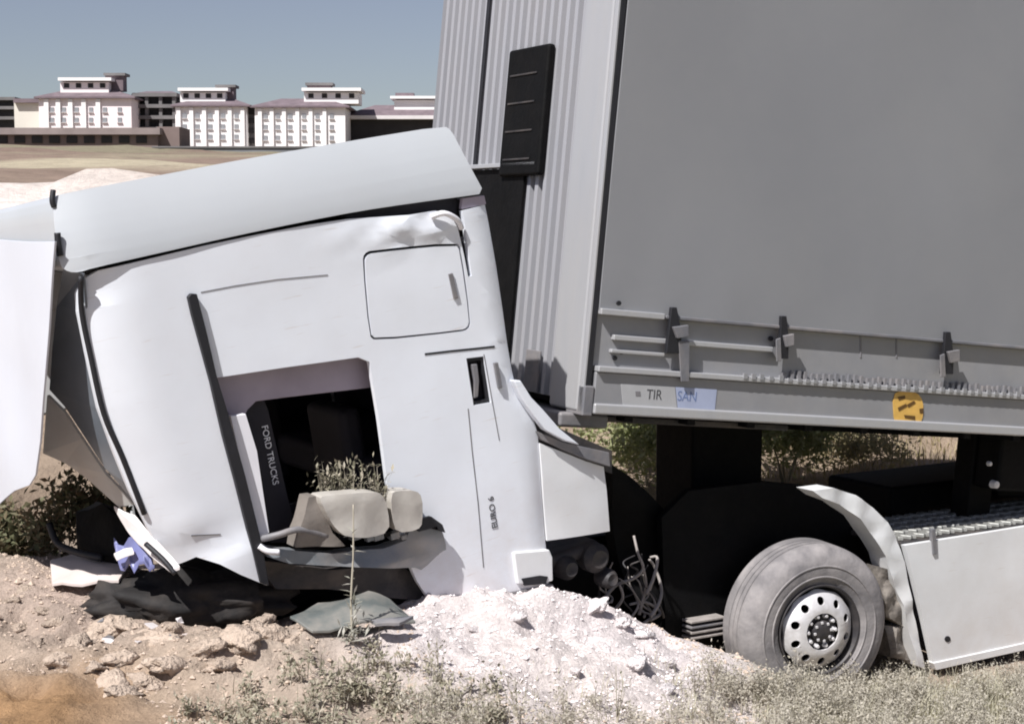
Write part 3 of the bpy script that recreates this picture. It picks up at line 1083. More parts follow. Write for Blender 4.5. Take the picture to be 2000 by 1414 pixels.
# frame, engine and dark running gear behind the wheel
box('frame_rail', (-1.9, 0.12, -0.95), (3.2, 0.40, -0.85), BLACKM, ch, 0.01)
box('frame_rail', (-1.9, 0.12, -1.75), (3.2, 0.40, -1.65), BLACKM, ch, 0.01)
box('axle_beam', (-0.08, -0.12, -2.1), (0.08, 0.08, -0.3), BLACKM, ch, 0.02)
bm = bmesh.new()
box_bm(bm, (-1.35, -0.15, -1.62), (0.15, 0.46, -0.98))
box_bm(bm, (-1.15, 0.44, -1.5), (-0.45, 0.52, -1.1))
mods(from_bm('engine_block', bm, BLACKM, ch), 0.04, 2)
bm = bmesh.new()
box_bm(bm, (0.2, -0.1, -1.55), (1.2, 0.4, -1.05))
mods(from_bm('gearbox', bm, BLACKM, ch), 0.06, 2)
bm = bmesh.new()
a, b2 = chp(1352, 1180, -0.9), chp(1492, 838, -0.9)
box_bm(bm, (a[0], 0.0, -1.35), (b2[0], b2[1] + 0.10, -0.9))
mods(from_bm('air_intake', bm, BLACKM, ch), 0.03, 2)
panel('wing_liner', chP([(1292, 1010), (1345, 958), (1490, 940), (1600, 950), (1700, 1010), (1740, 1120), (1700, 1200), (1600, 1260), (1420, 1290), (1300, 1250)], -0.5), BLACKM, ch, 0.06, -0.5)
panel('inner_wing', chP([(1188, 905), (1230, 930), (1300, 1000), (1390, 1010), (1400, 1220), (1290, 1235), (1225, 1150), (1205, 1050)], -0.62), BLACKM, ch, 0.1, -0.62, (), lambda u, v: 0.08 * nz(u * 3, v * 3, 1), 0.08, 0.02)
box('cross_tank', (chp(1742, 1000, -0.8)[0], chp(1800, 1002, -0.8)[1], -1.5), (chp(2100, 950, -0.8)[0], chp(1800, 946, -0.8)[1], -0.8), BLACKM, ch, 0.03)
c = CH.p(1370, 1230, -0.45)
for k in range(4):
    box('step_tread', c + Vector((-0.12, -0.04 + k * 0.035, -0.1)), c + Vector((0.16, -0.025 + k * 0.035, 0.05)), HOSE if k != 2 else GREYP, ch, 0.004)
for i, pth in enumerate(([(1238, 1046), (1246, 1080), (1256, 1110), (1236, 1130), (1204, 1142), (1182, 1166)], [(1256, 1108), (1262, 1140), (1256, 1170), (1248, 1200)],
                         [(1268, 1092), (1280, 1110), (1292, 1150), (1286, 1180), (1270, 1204)], [(1270, 1088), (1284, 1090), (1276, 1130), (1262, 1160)],
                         [(1210, 1142), (1216, 1168), (1196, 1196)], [(1230, 1180), (1262, 1176), (1290, 1196), (1270, 1210)])):
    tube('torn_hose', [CH.p(a[0], a[1], -0.40 + 0.05 * math.sin(i * 2 + k)) for k, a in enumerate(pth)], 0.013, HOSE, ch, rads=(0.008, 0.012))
for i in range(13):
    x0, y0 = random.uniform(1180, 1290), random.uniform(1080, 1150)
    pth = [(x0, y0)]
    for k in range(4):
        x0 += random.uniform(-26, 26)
        y0 += random.uniform(8, 34)
        pth.append((min(max(x0, 1170), 1296), min(y0, 1218)))
    tube('torn_hose', [CH.p(a[0], a[1], -0.38 - 0.1 * random.random()) for a in pth], 0.006, HOSE if i % 3 else DARKM, ch, 6, rads=(0.004, 0.009))

# ------------------------------------------------------------------ trailer
tr = empty('semi_trailer', TR)
tag(tr, 'grey curtain-side trailer with ribbed front wall riding up over the tractor chassis', 'trailer')
TL, TWD, TH = 13.4, 2.5, 2.95
vh = tp(1175, 606)[1]          # curtain hem
vl = tp(1200, 718)[1]          # lip above the side beam


def T(pts, w=0.0):
    return [tp(a[0], a[1], w) for a in pts]


def curt_w(u, v):
    return 0.003 * math.sin(u * 2.4 + 0.7 * math.sin(v * 1.3)) + 0.014 * nz(u * 0.8, v * 0.5, 2) + 0.002 * nz(u * 3.2 + v * 0.4, v * 0.8, 8) + 0.02 * max(0, 1 - (v - vh) / 0.5) * nz(u * 5, v * 1.2, 4) * 0.5


panel('curtain', [(0.045, vh), (TL, vh), (TL, TH), (0.045, TH)], CURTAIN, tr, 0.012, 0.0, (), curt_w, 0.12, 0.0)
box('curtain_seal', (0.008, 0.02, -0.05), (0.042, TH, -0.012), RUBBER, tr, 0.003)
box('curtain_hem', (0.045, vh - 0.025, -0.03), (tp(1296, 612)[0], vh + 0.012, 0.022), TRLITE, tr, 0.006)
box('curtain_pole', (tp(1300, 612)[0], vh - 0.02, -0.05), (TL, vh + 0.002, 0.012), GREYP, tr, 0.006)
box('side_board', (0.045, vl, -0.06), (TL, vh - 0.02, -0.035), TRGREY, tr, 0.004)
box('board_rail', (tp(1200, 655)[0], tp(1300, 672)[1], -0.04), (tp(1512, 668)[0], tp(1300, 672)[1] + 0.032, 0.0), TRLITE, tr, 0.006)
box('board_rail', (tp(1195, 690)[0], tp(1250, 690)[1] - 0.01, -0.04), (tp(1300, 690)[0], tp(1250, 690)[1] + 0.012, -0.005), TRLITE, tr, 0.006)
box('beam_lip', (0.06, vl - 0.03, -0.05), (TL, vl + 0.004, 0.028), TRLITE, tr, 0.006)
box('side_beam', (0.06, 0.0, -0.07), (TL, vl - 0.032, 0.0), TRGREY, tr, 0.008)
box('beam_flange', (0.06, -0.005, -0.06), (TL, 0.06, 0.02), TRLITE, tr, 0.012)
box('corner_foot', (-0.012, -0.02, -0.2), (0.058, 0.16, 0.006), GREYP, tr, 0.01)
# studs of the lashing rail
us = tp(1535, 705)[0]
bm = bmesh.new()
u = us
while u < us + 3.2:
    box_bm(bm, (u, vl + 0.006, -0.03), (u + 0.022, vl + 0.05 + random.uniform(-0.008, 0.008), -0.008))
    u += random.uniform(0.045, 0.06)
o = from_bm('lashing_rail', bm, GREYP, tr)
o['kind'] = 'stuff'
bm = bmesh.new()
u = tp(1450, 700)[0]
while u < us + 3.2:
    box_bm(bm, (u, vl - 0.012, 0.020), (u + 0.03, vl + 0.016 + random.uniform(-0.008, 0.008), 0.034))
    u += random.uniform(0.06, 0.09)
o = from_bm('lashing_hooks', bm, TRGREY, tr)
o['kind'] = 'stuff'
# buckles
for px, y0, y1, wd in ((1312, 600, 690, 26), (1526, 617, 700, 17), (1846, 648, 730, 20)):
    s = panel('strap', T([(px - 5, y0), (px + 5, y0), (px + wd * .55, y0 + (y1 - y0) * .55), (px + wd * .5, y1), (px - wd * .6, y1), (px - wd * .4, y0 + (y1 - y0) * .5)]), RUBBER, tr, 0.03, 0.03)
    panel('buckle', T([(px - wd * .2, y0 + 38), (px + wd * .95, y0 + 34), (px + wd * .95, y0 + 56), (px + wd * .1, y0 + 60)]), GREYP, s, 0.03, 0.05)
    panel('strap_tail', T([(px + wd * .3, y1 - 25), (px + wd * 1.1, y1 - 25), (px + wd * 1.05, y1 + 55), (px + wd * .5, y1 + 55)]) if px == 1312 else
          T([(px - 16, y0 + 45), (px - 8, y0 + 42), (px - 6, y1 + 5), (px - 15, y1 + 6)]), GREYP, s, 0.012, 0.036)
for px, py in ((1205, 592), (1218, 688), (1510, 662), (1205, 700)):
    panel('rivet', T(circ(5, 10, px, py)), RUBBER, tr, 0.01, 0.025 if py < 620 else -0.02)
for px in (1686, 1756):
    panel('board_joint', T([(px, 640), (px + 3, 640), (px + 3, 700), (px, 700)]), GREYP, tr, 0.01, -0.03)
# stickers
st1 = panel('sticker', T([(1212, 750), (1318, 756), (1322, 796), (1216, 792)]), STICKW, tr, 0.003, 0.0035)
st2 = panel('sticker', T([(1319, 756), (1400, 761), (1396, 800), (1323, 796)]), STICKB, tr, 0.003, 0.0035)
a = TR.p(1262, 779, 0.0042)
text('sticker_lettering', 'TIR', 0.085, INK, st1, a, (1, 0, 0), (0, 1, 0), 0.0006, 0.9)
a = TR.p(1322, 782, 0.0042)
text('sticker_lettering', 'SAN', 0.085, INKB, st2, a, (1, 0, 0), (0, 1, 0), 0.0006, 0.9)
panel('sticker_mark', T([(1240, 764), (1250, 764), (1251, 774), (1241, 774)]), GREYP, st1, 0.002, 0.005)
wst = panel('warning_sticker', T(smooth_poly([(1742, 770), (1762, 762), (1790, 766), (1802, 782), (1803, 812), (1795, 830), (1760, 834), (1745, 828)])), ORANGE, tr, 0.004, 0.006)
for poly in ([(1752, 796), (1768, 788), (1771, 793), (1754, 803)], [(1770, 790), (1784, 782), (1787, 787), (1773, 796)], [(1752, 775), (1766, 772), (1767, 778), (1754, 782)],
             [(1764, 810), (1786, 812), (1786, 820), (1766, 816)], [(1794, 798), (1802, 797), (1802, 807), (1795, 807)]):
    panel('printed_mark', T(poly), ORDARK, wst, 0.002, 0.0085)

# front wall: smooth post, then folded ribs
box('corner_post', (-0.02, 0.0, -0.40), (0.06, TH, -0.055), TRLITE, tr, 0.02)
panel('post_edge', [(-0.012, 0.0), (0.004, 0.0), (0.004, TH), (-0.012, TH)], TRLITE, tr, 0.04, -0.01)
bm = bmesh.new()
prof = []
w = -0.40
pitch = 0.105
while w > -TWD:
    prof += [(0.0, w), (0.0, w - pitch * 0.40), (0.055, w - pitch * 0.50), (0.055, w - pitch * 0.90)]
    w -= pitch
prof.append((0.0, -TWD))
row0 = [bm.verts.new((u, 0.06, w)) for u, w in prof]
row1 = [bm.verts.new((u, TH, w)) for u, w in prof]
for i in range(len(prof) - 1):
    bm.faces.new((row0[i], row0[i + 1], row1[i + 1], row1[i]))
ret = bmesh.ops.extrude_face_region(bm, geom=bm.faces[:])
for q in ret['geom']:
    if isinstance(q, bmesh.types.BMVert):
        q.co.x += 0.012
from_bm('ribbed_front_wall', bm, RIBM, tr)
box('front_wall_backing', (0.069, 0.05, -TWD), (0.085, TH, -0.06), RIBM, tr, 0)


def tf(px, py, u=0.0):
    """pixel -> (w, v) on the plane u = const of the trailer."""
    d = ray(px, py)
    t = ((TR.O + TR.U * u) - CAM).dot(TR.U) / d.dot(TR.U)
    q = CAM + d * t - TR.O
    return q.dot(TR.N), q.dot(TR.V)


w0, va = tf(1072, 84, -0.06)
w1, vb_ = tf(972, 345, -0.06)
bm = bmesh.new()
box_bm(bm, (-0.06, vb_, w1), (-0.004, va, w0))
mods(from_bm('black_equipment_box', bm, BLACKM, tr), 0.02, 3)
for k in range(4):
    vv = vb_ + (va - vb_) * (0.12 + 0.22 * k)
    box('box_strap', (-0.068, vv, w1 + 0.06), (-0.059, vv + 0.012, w0 - 0.12), DARKM, tr, 0.003)
wl, vr = tf(918, 327, -0.05)
wr, _ = tf(1046, 327, -0.05)
box('front_rail', (-0.06, vr - 0.015, wl - 0.2), (-0.004, vr + 0.015, wr), TRLITE, tr, 0.006)
wq, _ = tf(1010, 500, -0.02)
box('front_shade_board', (-0.025, 0.1, -TWD + 0.02), (-0.003, vr - 0.02, wq), BLACKM, tr, 0.004)  # added black board, stands in for the cab's shade on this wall
box('front_channel', (-0.015, 0.06, -0.75), (-0.002, 0.32, -0.57), GREYP, tr, 0.004)
wd1, _ = tf(951, 10, -0.02)
box('dark_rib', (-0.012, vr, wd1 - 0.02), (-0.002, TH, wd1 + 0.02), RUBBER, tr, 0.003)
# roof, far side, floor, cross beams, coupling plate
box('roof', (-0.02, TH, -TWD), (TL, TH + 0.04, 0.0), TRGREY, tr, 0.01)
box('far_curtain', (0.05, 0.0, -TWD - 0.02), (TL, TH, -TWD + 0.01), CURTAIN, tr, 0)
box('load_floor', (0.08, 0.02, -TWD + 0.02), (TL, 0.06, -0.075), BLACKM, tr, 0)
for k in range(14):
    box('cross_beam', (0.3 + k * 0.45, -0.045, -TWD + 0.08), (0.36 + k * 0.45, 0.018, -0.02), BLACKM, tr, 0.004)
for wz in (-0.75, -1.75):
    box('main_beam', (0.15, -0.10, wz - 0.06), (TL, -0.02, wz + 0.06), BLACKM, tr, 0.01)
box('coupling_plate', (-0.04, -0.06, -1.9), (1.6, -0.02, -0.12), DARKM, tr, 0.01)
box('front_bumper_bar', (-0.10, -0.10, -2.2), (0.24, -0.012, -0.10), GREYP, tr, 0.02)
u_l = tp(1888, 900, -0.5)[0]
for wz in (-0.5,):
    leg = box('landing_leg', (u_l, -0.95, wz - 0.12), (u_l + 0.22, -0.03, wz + 0.06), BLACKM, tr, 0.015)
    box('leg_foot', (u_l - 0.06, -1.15, wz - 0.18), (u_l + 0.28, -1.07, wz + 0.12), BLACKM, leg, 0.015)
    box('inner_tube', (u_l + 0.04, -1.08, wz - 0.09), (u_l + 0.18, -0.94, wz + 0.03), DARKM, leg, 0.01)
box('gear_box', (u_l + 0.02, -0.42, -0.44), (u_l + 0.75, -0.02, -0.20), BLACKM, tr, 0.03)
lathe('crank_boss', [(0.005, 0.05), (0.025, 0.045), (0.03, 0.0)], RIM, tr, 16, TR.p(1938, 945, -0.19))
lathe('crank_boss', [(0.005, 0.03), (0.015, 0.025), (0.018, 0.0)], RIM, tr, 16, TR.p(1930, 905, -0.19))
box('toolbox', (u_l + 0.3, -0.5, -0.9), (u_l + 1.4, -0.08, -0.46), BLACKM, tr, 0.03)

# ------------------------------------------------------------------ debris
def sheet(name, pts, m, label, cat, thick=0.012, bend=0.0, group=None, bevel=0.004, amp=0.03, fr=5):
    """A bent sheet through 3-D points (given as pixel + depth); a real plate with thickness lying on the ground."""
    w = [at(*p) for p in pts]
    c = sum(w, Vector()) / len(w)
    bm = bmesh.new()
    vs = [bm.verts.new(p - c) for p in w]
    cv = bm.verts.new(Vector((0, 0, bend)))
    for i in range(len(vs)):
        bm.faces.new((vs[i], vs[(i + 1) % len(vs)], cv))
    bmesh.ops.subdivide_edges(bm, edges=bm.edges[:], cuts=3, use_grid_fill=True)
    for v in bm.verts:
        v.co.z += amp * nz(v.co.x * fr, v.co.y * fr, c.x + v.co.z * fr)
    bmesh.ops.recalc_face_normals(bm, faces=bm.faces[:])
    ret = bmesh.ops.extrude_face_region(bm, geom=bm.faces[:])
    for q in ret['geom']:
        if isinstance(q, bmesh.types.BMVert):
            q.co.z -= thick
    o = from_bm(name, bm, m, None, True)
    o.data.set_sharp_from_angle(angle=R(40))
    o.location = c
    mods(o, bevel)
    return tag(o, label, cat, group)


WH_DEB = mat('dusty_white_plastic', (0.70, 0.66, 0.66), 0.5, 0, 0.1, 6, 0.1, 12, DUST, 0.4, 5)
PK_DEB = mat('dusty_pale_panel', (0.62, 0.54, 0.51), 0.6, 0, 0.1, 5, 0.1, 12, DUST, 0.4, 4)
BLUE = mat('blue_plastic', (0.16, 0.17, 0.34), 0.4, 0, 0.3, 6, 0.2, 14)
TEAL = mat('grey_green_sheet', (0.13, 0.145, 0.14), 0.4, 0, 0.2, 4, 0.3, 10, DUST, 0.45, 4)
sheet('broken_bumper_piece', [(222, 985, 8.3), (262, 1000, 8.2), (300, 1048, 8.05), (352, 1106, 7.85), (335, 1116, 7.85), (290, 1078, 8.0), (250, 1030, 8.2)], WH_DEB,
      'white wedge of broken bumper plastic leaning below the cab\'s front corner', 'debris', 0.02, 0.02)
sheet('broken_bodywork', [(98, 1098, 8.9), (150, 1078, 9.0), (220, 1082, 8.9), (252, 1100, 8.6), (232, 1128, 8.35), (180, 1136, 8.4), (102, 1142, 8.5)], PK_DEB,
      'pale pink dusty body panel lying flat left of the blue plastic', 'debris', 0.02, 0.03)
sheet('plastic_bag', [(222, 1052, 8.35), (262, 1042, 8.3), (296, 1060, 8.15), (302, 1092, 8.05), (262, 1112, 8.1), (226, 1090, 8.25)], BLUE,
      'crumpled blue-violet plastic between the pale panel and the white wedge', 'debris', 0.02, 0.07, amp=0.12, fr=11)
sheet('white_scrap', [(222, 1076, 8.18), (258, 1068, 8.12), (262, 1080, 8.08), (228, 1090, 8.12)], WH_DEB, 'small bright white scrap on the blue plastic', 'debris', 0.012, 0.02)
sheet('torn_door_skin', [(566, 1208, 7.95), (620, 1180, 8.2), (720, 1158, 8.3), (762, 1170, 8.3), (812, 1206, 8.1), (740, 1214, 8.0), (610, 1228, 7.85)], TEAL,
      'grey-green bent sheet lying on the soil below the door opening', 'debris', 0.015, 0.05)
sheet('plastic_scrap', [(724, 1208, 7.95), (780, 1204, 7.95), (808, 1206, 7.98), (780, 1216, 7.9), (736, 1216, 7.9)], GREYP, 'narrow dark plastic strip at the edge of the grey-green sheet', 'debris', 0.015, 0.01)
sheet('black_trim', [(148, 1000, 9.0), (190, 972, 9.1), (238, 996, 8.9), (262, 1040, 8.6), (236, 1072, 8.6), (180, 1058, 8.8), (150, 1040, 8.9)], BLACKM,
      'crumpled black bumper lining heaped above the pale panel', 'debris', 0.12, 0.12)
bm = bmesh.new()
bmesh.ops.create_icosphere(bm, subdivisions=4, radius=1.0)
c = at(375, 1170, 8.45)  # black lump added to deepen the shade under the cab nose
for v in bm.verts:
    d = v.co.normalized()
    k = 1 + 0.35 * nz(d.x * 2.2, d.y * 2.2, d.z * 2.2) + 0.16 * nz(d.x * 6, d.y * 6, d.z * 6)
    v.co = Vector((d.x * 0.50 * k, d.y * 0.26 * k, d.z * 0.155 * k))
o = from_bm('nose_shade_lump', bm, mat('nose_shade_black', (0.012, 0.010, 0.010), 0.8, 0, 0.5, 6, 0.4, 12, (0.075, 0.06, 0.05), 0.6, 4), None, True)
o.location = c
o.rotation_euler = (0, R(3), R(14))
tag(o, 'lumpy black filler added as shade in the hollow under the cab nose', 'debris')
for i in range(12):
    px, py = random.uniform(150, 480), random.uniform(1190, 1260)
    bm = bmesh.new()
    k = random.randint(4, 6)
    rr_ = random.uniform(.02, .05)
    vs = [bm.verts.new((rr_ * random.uniform(.5, 1.3) * math.cos(6.283 * j / k), rr_ * random.uniform(.4, .9) * math.sin(6.283 * j / k), 0.01 * random.uniform(-1, 1))) for j in range(k)]
    f = bm.faces.new(vs)
    bmesh.ops.triangulate(bm, faces=[f])
    ret = bmesh.ops.extrude_face_region(bm, geom=bm.faces[:])
    for g_ in ret['geom']:
        if isinstance(g_, bmesh.types.BMVert):
            g_.co.z -= 0.006
    o = from_bm('plastic_shard', bm, random.choice((WH_DEB, GREYP, PK_DEB)), None)
    x_, y_ = (px - 1000) / F * 8.0, random.uniform(7.75, 8.25)
    o.location = (x_, y_, gz(x_, y_) + 0.015)
    o.rotation_euler = (random.uniform(-.5, .5), random.uniform(-.5, .5), random.uniform(0, 6))
    tag(o, 'small broken plastic shard on the soil before the cab nose', 'debris', 'plastic shards before the cab nose')
t = tube('trim_strip', [at(96, 1022, 8.9), at(112, 1060, 8.85), at(150, 1078, 8.75), at(200, 1090, 8.65)], 0.02, RUBBER, None)
tag(t, 'thin black curved trim strip lying on the pale panel', 'debris')
t = tube('trim_strip', [at(285, 1062, 7.95), at(318, 1092, 7.88), at(342, 1120, 7.85)], 0.014, RUBBER, None)
tag(t, 'short straight black trim strip under the white wedge', 'debris')

# ------------------------------------------------------------------ clods and stones
def rock_mesh(seed, flat=0.6, sharp=0.35):
    bm = bmesh.new()
    bmesh.ops.create_icosphere(bm, subdivisions=3, radius=1.0)
    for v in bm.verts:
        d = v.co.normalized()
        k = 1 + sharp * nz(d.x * 1.6 + seed, d.y * 1.6, d.z * 1.6) + 0.28 * nz(d.x * 3.5, d.y * 3.5 + seed, d.z * 3.5) + 0.16 * nz(d.x * 8, d.y * 8 + seed, d.z * 8)
        v.co = Vector((d.x * k * 1.15, d.y * k * 0.85, d.z * k * flat))
    bmesh.ops.recalc_face_normals(bm, faces=bm.faces[:])
    me = bpy.data.meshes.new('earth_clod')
    bm.to_mesh(me)
    bm.free()
    me.shade_smooth()
    return me


CLOD = mat('tan_clod', (0.51, 0.405, 0.325), 0.95, 0, 0.2, 3, 1.0, 4, (0.58, 0.47, 0.385), 0.6, 2, spec=0.1)
CLODP = mat('pale_clod', (0.84, 0.77, 0.76), 0.95, 0, 0.15, 3, 1.0, 4, (0.80, 0.72, 0.70), 0.5, 2, spec=0.1)
meshes = [rock_mesh(3.7 * i, 0.5, 0.6) for i in range(6)]
for m_ in meshes:
    m_.materials.append(CLOD)
pm = []
for m_ in meshes:
    q = m_.copy()
    q.materials.clear()
    q.materials.append(CLODP)
    pm.append(q)


def hit(px, py):
    """Where the sight line meets the soil."""
    d = ray(px, py)
    ts = np.arange(5.5, 30, 0.02) / d.y
    zz = CAM.z + d.z * ts
    g_ = ground(d.x * ts, d.y * ts)
    k = np.argmax(zz < g_)
    t = ts[k]
    return Vector((d.x * t, d.y * t, float(g_[k])))


def clod(px, py, s, label, group, ms=None, tilt=0.4):
    p = hit(px, py)
    o = link('earth_clod', (ms or meshes)[random.randrange(6)], None)
    s *= 0.66 if ms else random.uniform(0.6, 0.95)
    o.location = (p.x, p.y, p.z - s * 0.14)
    o.scale = (s, s * random.uniform(0.7, 1.1), s * random.uniform(0.7, 1.1))
    o.rotation_euler = (random.uniform(-tilt, tilt), random.uniform(-tilt, tilt), random.uniform(0, 6.28))
    tag(o, label, 'clod', group)


for px, py, s in ((205, 1238, .13), (262, 1228, .12), (300, 1252, .15), (240, 1290, .13), (190, 1300, .14), (335, 1232, .11), (372, 1218, .10), (410, 1212, .09), (445, 1222, .12),
                  (470, 1250, .11), (395, 1265, .13), (340, 1298, .14), (285, 1330, .12), (215, 1335, .15), (150, 1255, .10), (500, 1232, .09), (540, 1245, .11),
                  (430, 1300, .10), (515, 1215, .08), (575, 1255, .09), (245, 1350, .10), (120, 1292, .09)):
    clod(px, py, s, 'tan slab of broken earth in the heap in front of the cab\'s shaded nose', 'earth clods before the cab nose')
for px, py, s in ((50, 1152, .07), (20, 1172, .06), (85, 1190, .06), (40, 1225, .07), (110, 1218, .06), (70, 1255, .06)):
    clod(px, py, s, 'small reddish soil lump on the bank left of the cab nose', 'soil lumps on the left bank')
for px, py, s in ((930, 1230, .06), (1010, 1205, .08), (1160, 1185, .11), (1215, 1215, .10), (1255, 1240, .09), (1180, 1262, .07),
                  (1120, 1310, .07), (1240, 1300, .10), (1295, 1290, .09), (1300, 1345, .08)):
    clod(px, py, s, 'whitish lump of marl on the pale heap under the cab\'s rear corner', 'pale lumps under the cab', pm)


def soup(name, V_, F_, m, label=None, cat=None, kind='stuff', parent=None):
    me = bpy.data.meshes.new(name)
    me.from_pydata([tuple(v) for v in V_], [], F_)
    me.update()
    o = link(name, me, m, parent)
    tag(o, label, cat, None, kind)
    return o


# fine gravel: small irregular eight-faced crumbs
t_v = [Vector(v) for v in ((1, 0, 0), (0, 1, 0), (-1, 0, 0), (0, -1, 0), (0, 0, .8), (0, 0, -.6))]
t_f = [(0, 1, 4), (1, 2, 4), (2, 3, 4), (3, 0, 4), (1, 0, 5), (2, 1, 5), (3, 2, 5), (0, 3, 5)]
cand = np.stack([rng.uniform(-3.3, 1.6, 7000), rng.uniform(6.6, 9.3, 7000)], 1)
zz = ground(cand[:, 0], cand[:, 1])
sets = {0: ([], []), 1: ([], [])}
for (x, y), z in zip(cand, zz):
    if math.exp(-(((x + 2.35) / .75) ** 2 + ((y - 6.75) / .55) ** 2)) > 0.3:
        continue
    k = 1 if math.exp(-(((x - .25) / .85) ** 2 + ((y - 8.45) / 1.0) ** 2)) > 0.4 else 0
    gv, gf = sets[k]
    s_ = random.uniform(0.004, 0.013) * (1.9 if random.random() < 0.05 else 1)
    a = random.uniform(0, 6.28)
    ca_, sa_ = math.cos(a), math.sin(a)
    b0 = len(gv)
    for v in t_v:
        e = random.uniform(.6, 1.3)
        gv.append(Vector((x + s_ * e * (v.x * ca_ - v.y * sa_), y + s_ * e * (v.x * sa_ + v.y * ca_), z + s_ * (v.z * e + .15))))
    gf += [tuple(b0 + q for q in f_) for f_ in t_f]
soup('gravel', *sets[0], CLOD, 'loose tan crumbs of soil scattered over the bank', 'gravel')
soup('pale_gravel', *sets[1], CLODP, 'loose whitish crumbs on the pale heap', 'gravel')

# ------------------------------------------------------------------ vegetation
def leaf_mat(name, cols, rough=0.7, trans=0.25):
    m = bpy.data.materials.new(name)
    m.use_nodes = True
    nt = m.node_tree
    b = nt.nodes['Principled BSDF']
    b.inputs['Roughness'].default_value = rough
    b.inputs['Specular IOR Level'].default_value = 0.25
    geo = nt.nodes.new('ShaderNodeNewGeometry')
    cr = nt.nodes.new('ShaderNodeValToRGB')
    e = cr.color_ramp.elements
    e[0].color = (*cols[0], 1)
    e[1].color = (*cols[-1], 1)
    for i, c in enumerate(cols[1:-1]):
        n = e.new((i + 1) / (len(cols) - 1))
        n.color = (*c, 1)
    nt.links.new(geo.outputs['Random Per Island'], cr.inputs[0])
    nt.links.new(cr.outputs[0], b.inputs['Base Color'])
    tr_ = nt.nodes.new('ShaderNodeBsdfTranslucent')
    nt.links.new(cr.outputs[0], tr_.inputs[0])
    mx = nt.nodes.new('ShaderNodeMixShader')
    mx.inputs[0].default_value = trans
    nt.links.new(b.outputs[0], mx.inputs[1])
    nt.links.new(tr_.outputs[0], mx.inputs[2])
    nt.links.new(mx.outputs[0], nt.nodes['Material Output'].inputs[0])
    return m


DRY = leaf_mat('dry_grass', [(0.46, 0.425, 0.32), (0.53, 0.49, 0.38), (0.38, 0.36, 0.265), (0.60, 0.56, 0.45), (0.42, 0.40, 0.30)])
WEED = leaf_mat('grey_green_weed', [(0.15, 0.145, 0.10), (0.33, 0.305, 0.22), (0.50, 0.44, 0.35), (0.23, 0.22, 0.155), (0.60, 0.53, 0.44)])
GREEN = leaf_mat('shrub_green', [(0.26, 0.30, 0.12), (0.36, 0.38, 0.19), (0.43, 0.44, 0.26), (0.30, 0.32, 0.16)], 0.7, 0.4)
OLIVE = leaf_mat('dusty_olive', [(0.27, 0.25, 0.15), (0.36, 0.33, 0.20), (0.45, 0.39, 0.21), (0.30, 0.27, 0.17)], 0.7, 0.4)
DGREEN = leaf_mat('dark_brush', [(0.09, 0.10, 0.05), (0.16, 0.16, 0.09), (0.15, 0.10, 0.06), (0.22, 0.20, 0.13)])
STEM = mat('dry_stem', (0.42, 0.38, 0.30), 0.85)


def blade(V_, F_, p, h, lean, az, wd):
    """Tapered bent grass blade of two quads and a tip."""
    d = Vector((math.cos(az), math.sin(az), 0))
    s = Vector((-d.y, d.x, 0)) * wd
    b0 = len(V_)
    for t, k in ((0, 1.0), (0.45, 0.8), (0.8, 0.45)):
        c = p + d * lean * t * t + Vector((0, 0, h * t * (1 - 0.12 * lean / max(h, .01) * t)))
        V_.append(c - s * k)
        V_.append(c + s * k)
    V_.append(p + d * lean + Vector((0, 0, h * 0.93)))
    F_ += [(b0, b0 + 1, b0 + 3, b0 + 2), (b0 + 2, b0 + 3, b0 + 5, b0 + 4), (b0 + 4, b0 + 5, b0 + 6)]


def leaf(V_, F_, p, d, up, L, W):
    s = d.cross(up)
    s = s.normalized() * W if s.length > 1e-6 else Vector((W, 0, 0))
    b0 = len(V_)
    V_ += [p, p + d * L * 0.45 + s + up * L * .06, p + d * L, p + d * L * 0.45 - s + up * L * .06]
    F_.append((b0, b0 + 1, b0 + 2, b0 + 3))


def rnd_dir(zmin=-0.3):
    while True:
        v = Vector((random.uniform(-1, 1), random.uniform(-1, 1), random.uniform(zmin, 1)))
        if 0.05 < v.length < 1:
            return v.normalized()


def grass_patch(name, n_t, px0, px1, py0, py1, h0, h1, m, label, per=14, wd=0.004, sp=0.06, keep=None):
    V_, F_ = [], []
    k = 0
    while k < n_t:
        px, py = random.uniform(px0, px1), random.uniform(py0, py1)
        k += 1
        if keep and random.random() > keep(px, py):
            continue
        p = hit(px, py)
        hh = random.uniform(h0, h1)
        xs_ = [p.x + random.gauss(0, sp) for _ in range(per)]
        ys_ = [p.y + random.gauss(0, sp) for _ in range(per)]
        zs_ = ground(np.array(xs_), np.array(ys_))
        for x, y, z in zip(xs_, ys_, zs_):
            h = hh * random.uniform(0.5, 1.15)
            blade(V_, F_, Vector((x, y, z - 0.01)), h, h * random.uniform(0.1, 0.7), random.uniform(0, 6.28), wd * random.uniform(.6, 1.4))
    return soup(name, V_, F_, m, label, 'grass')


def patchy(px, py):
    return min(1, max(0.08, (px - 1290) / 260)) * (1 if nz(px * 0.012, py * 0.02, 5) > -0.12 else 0.12)


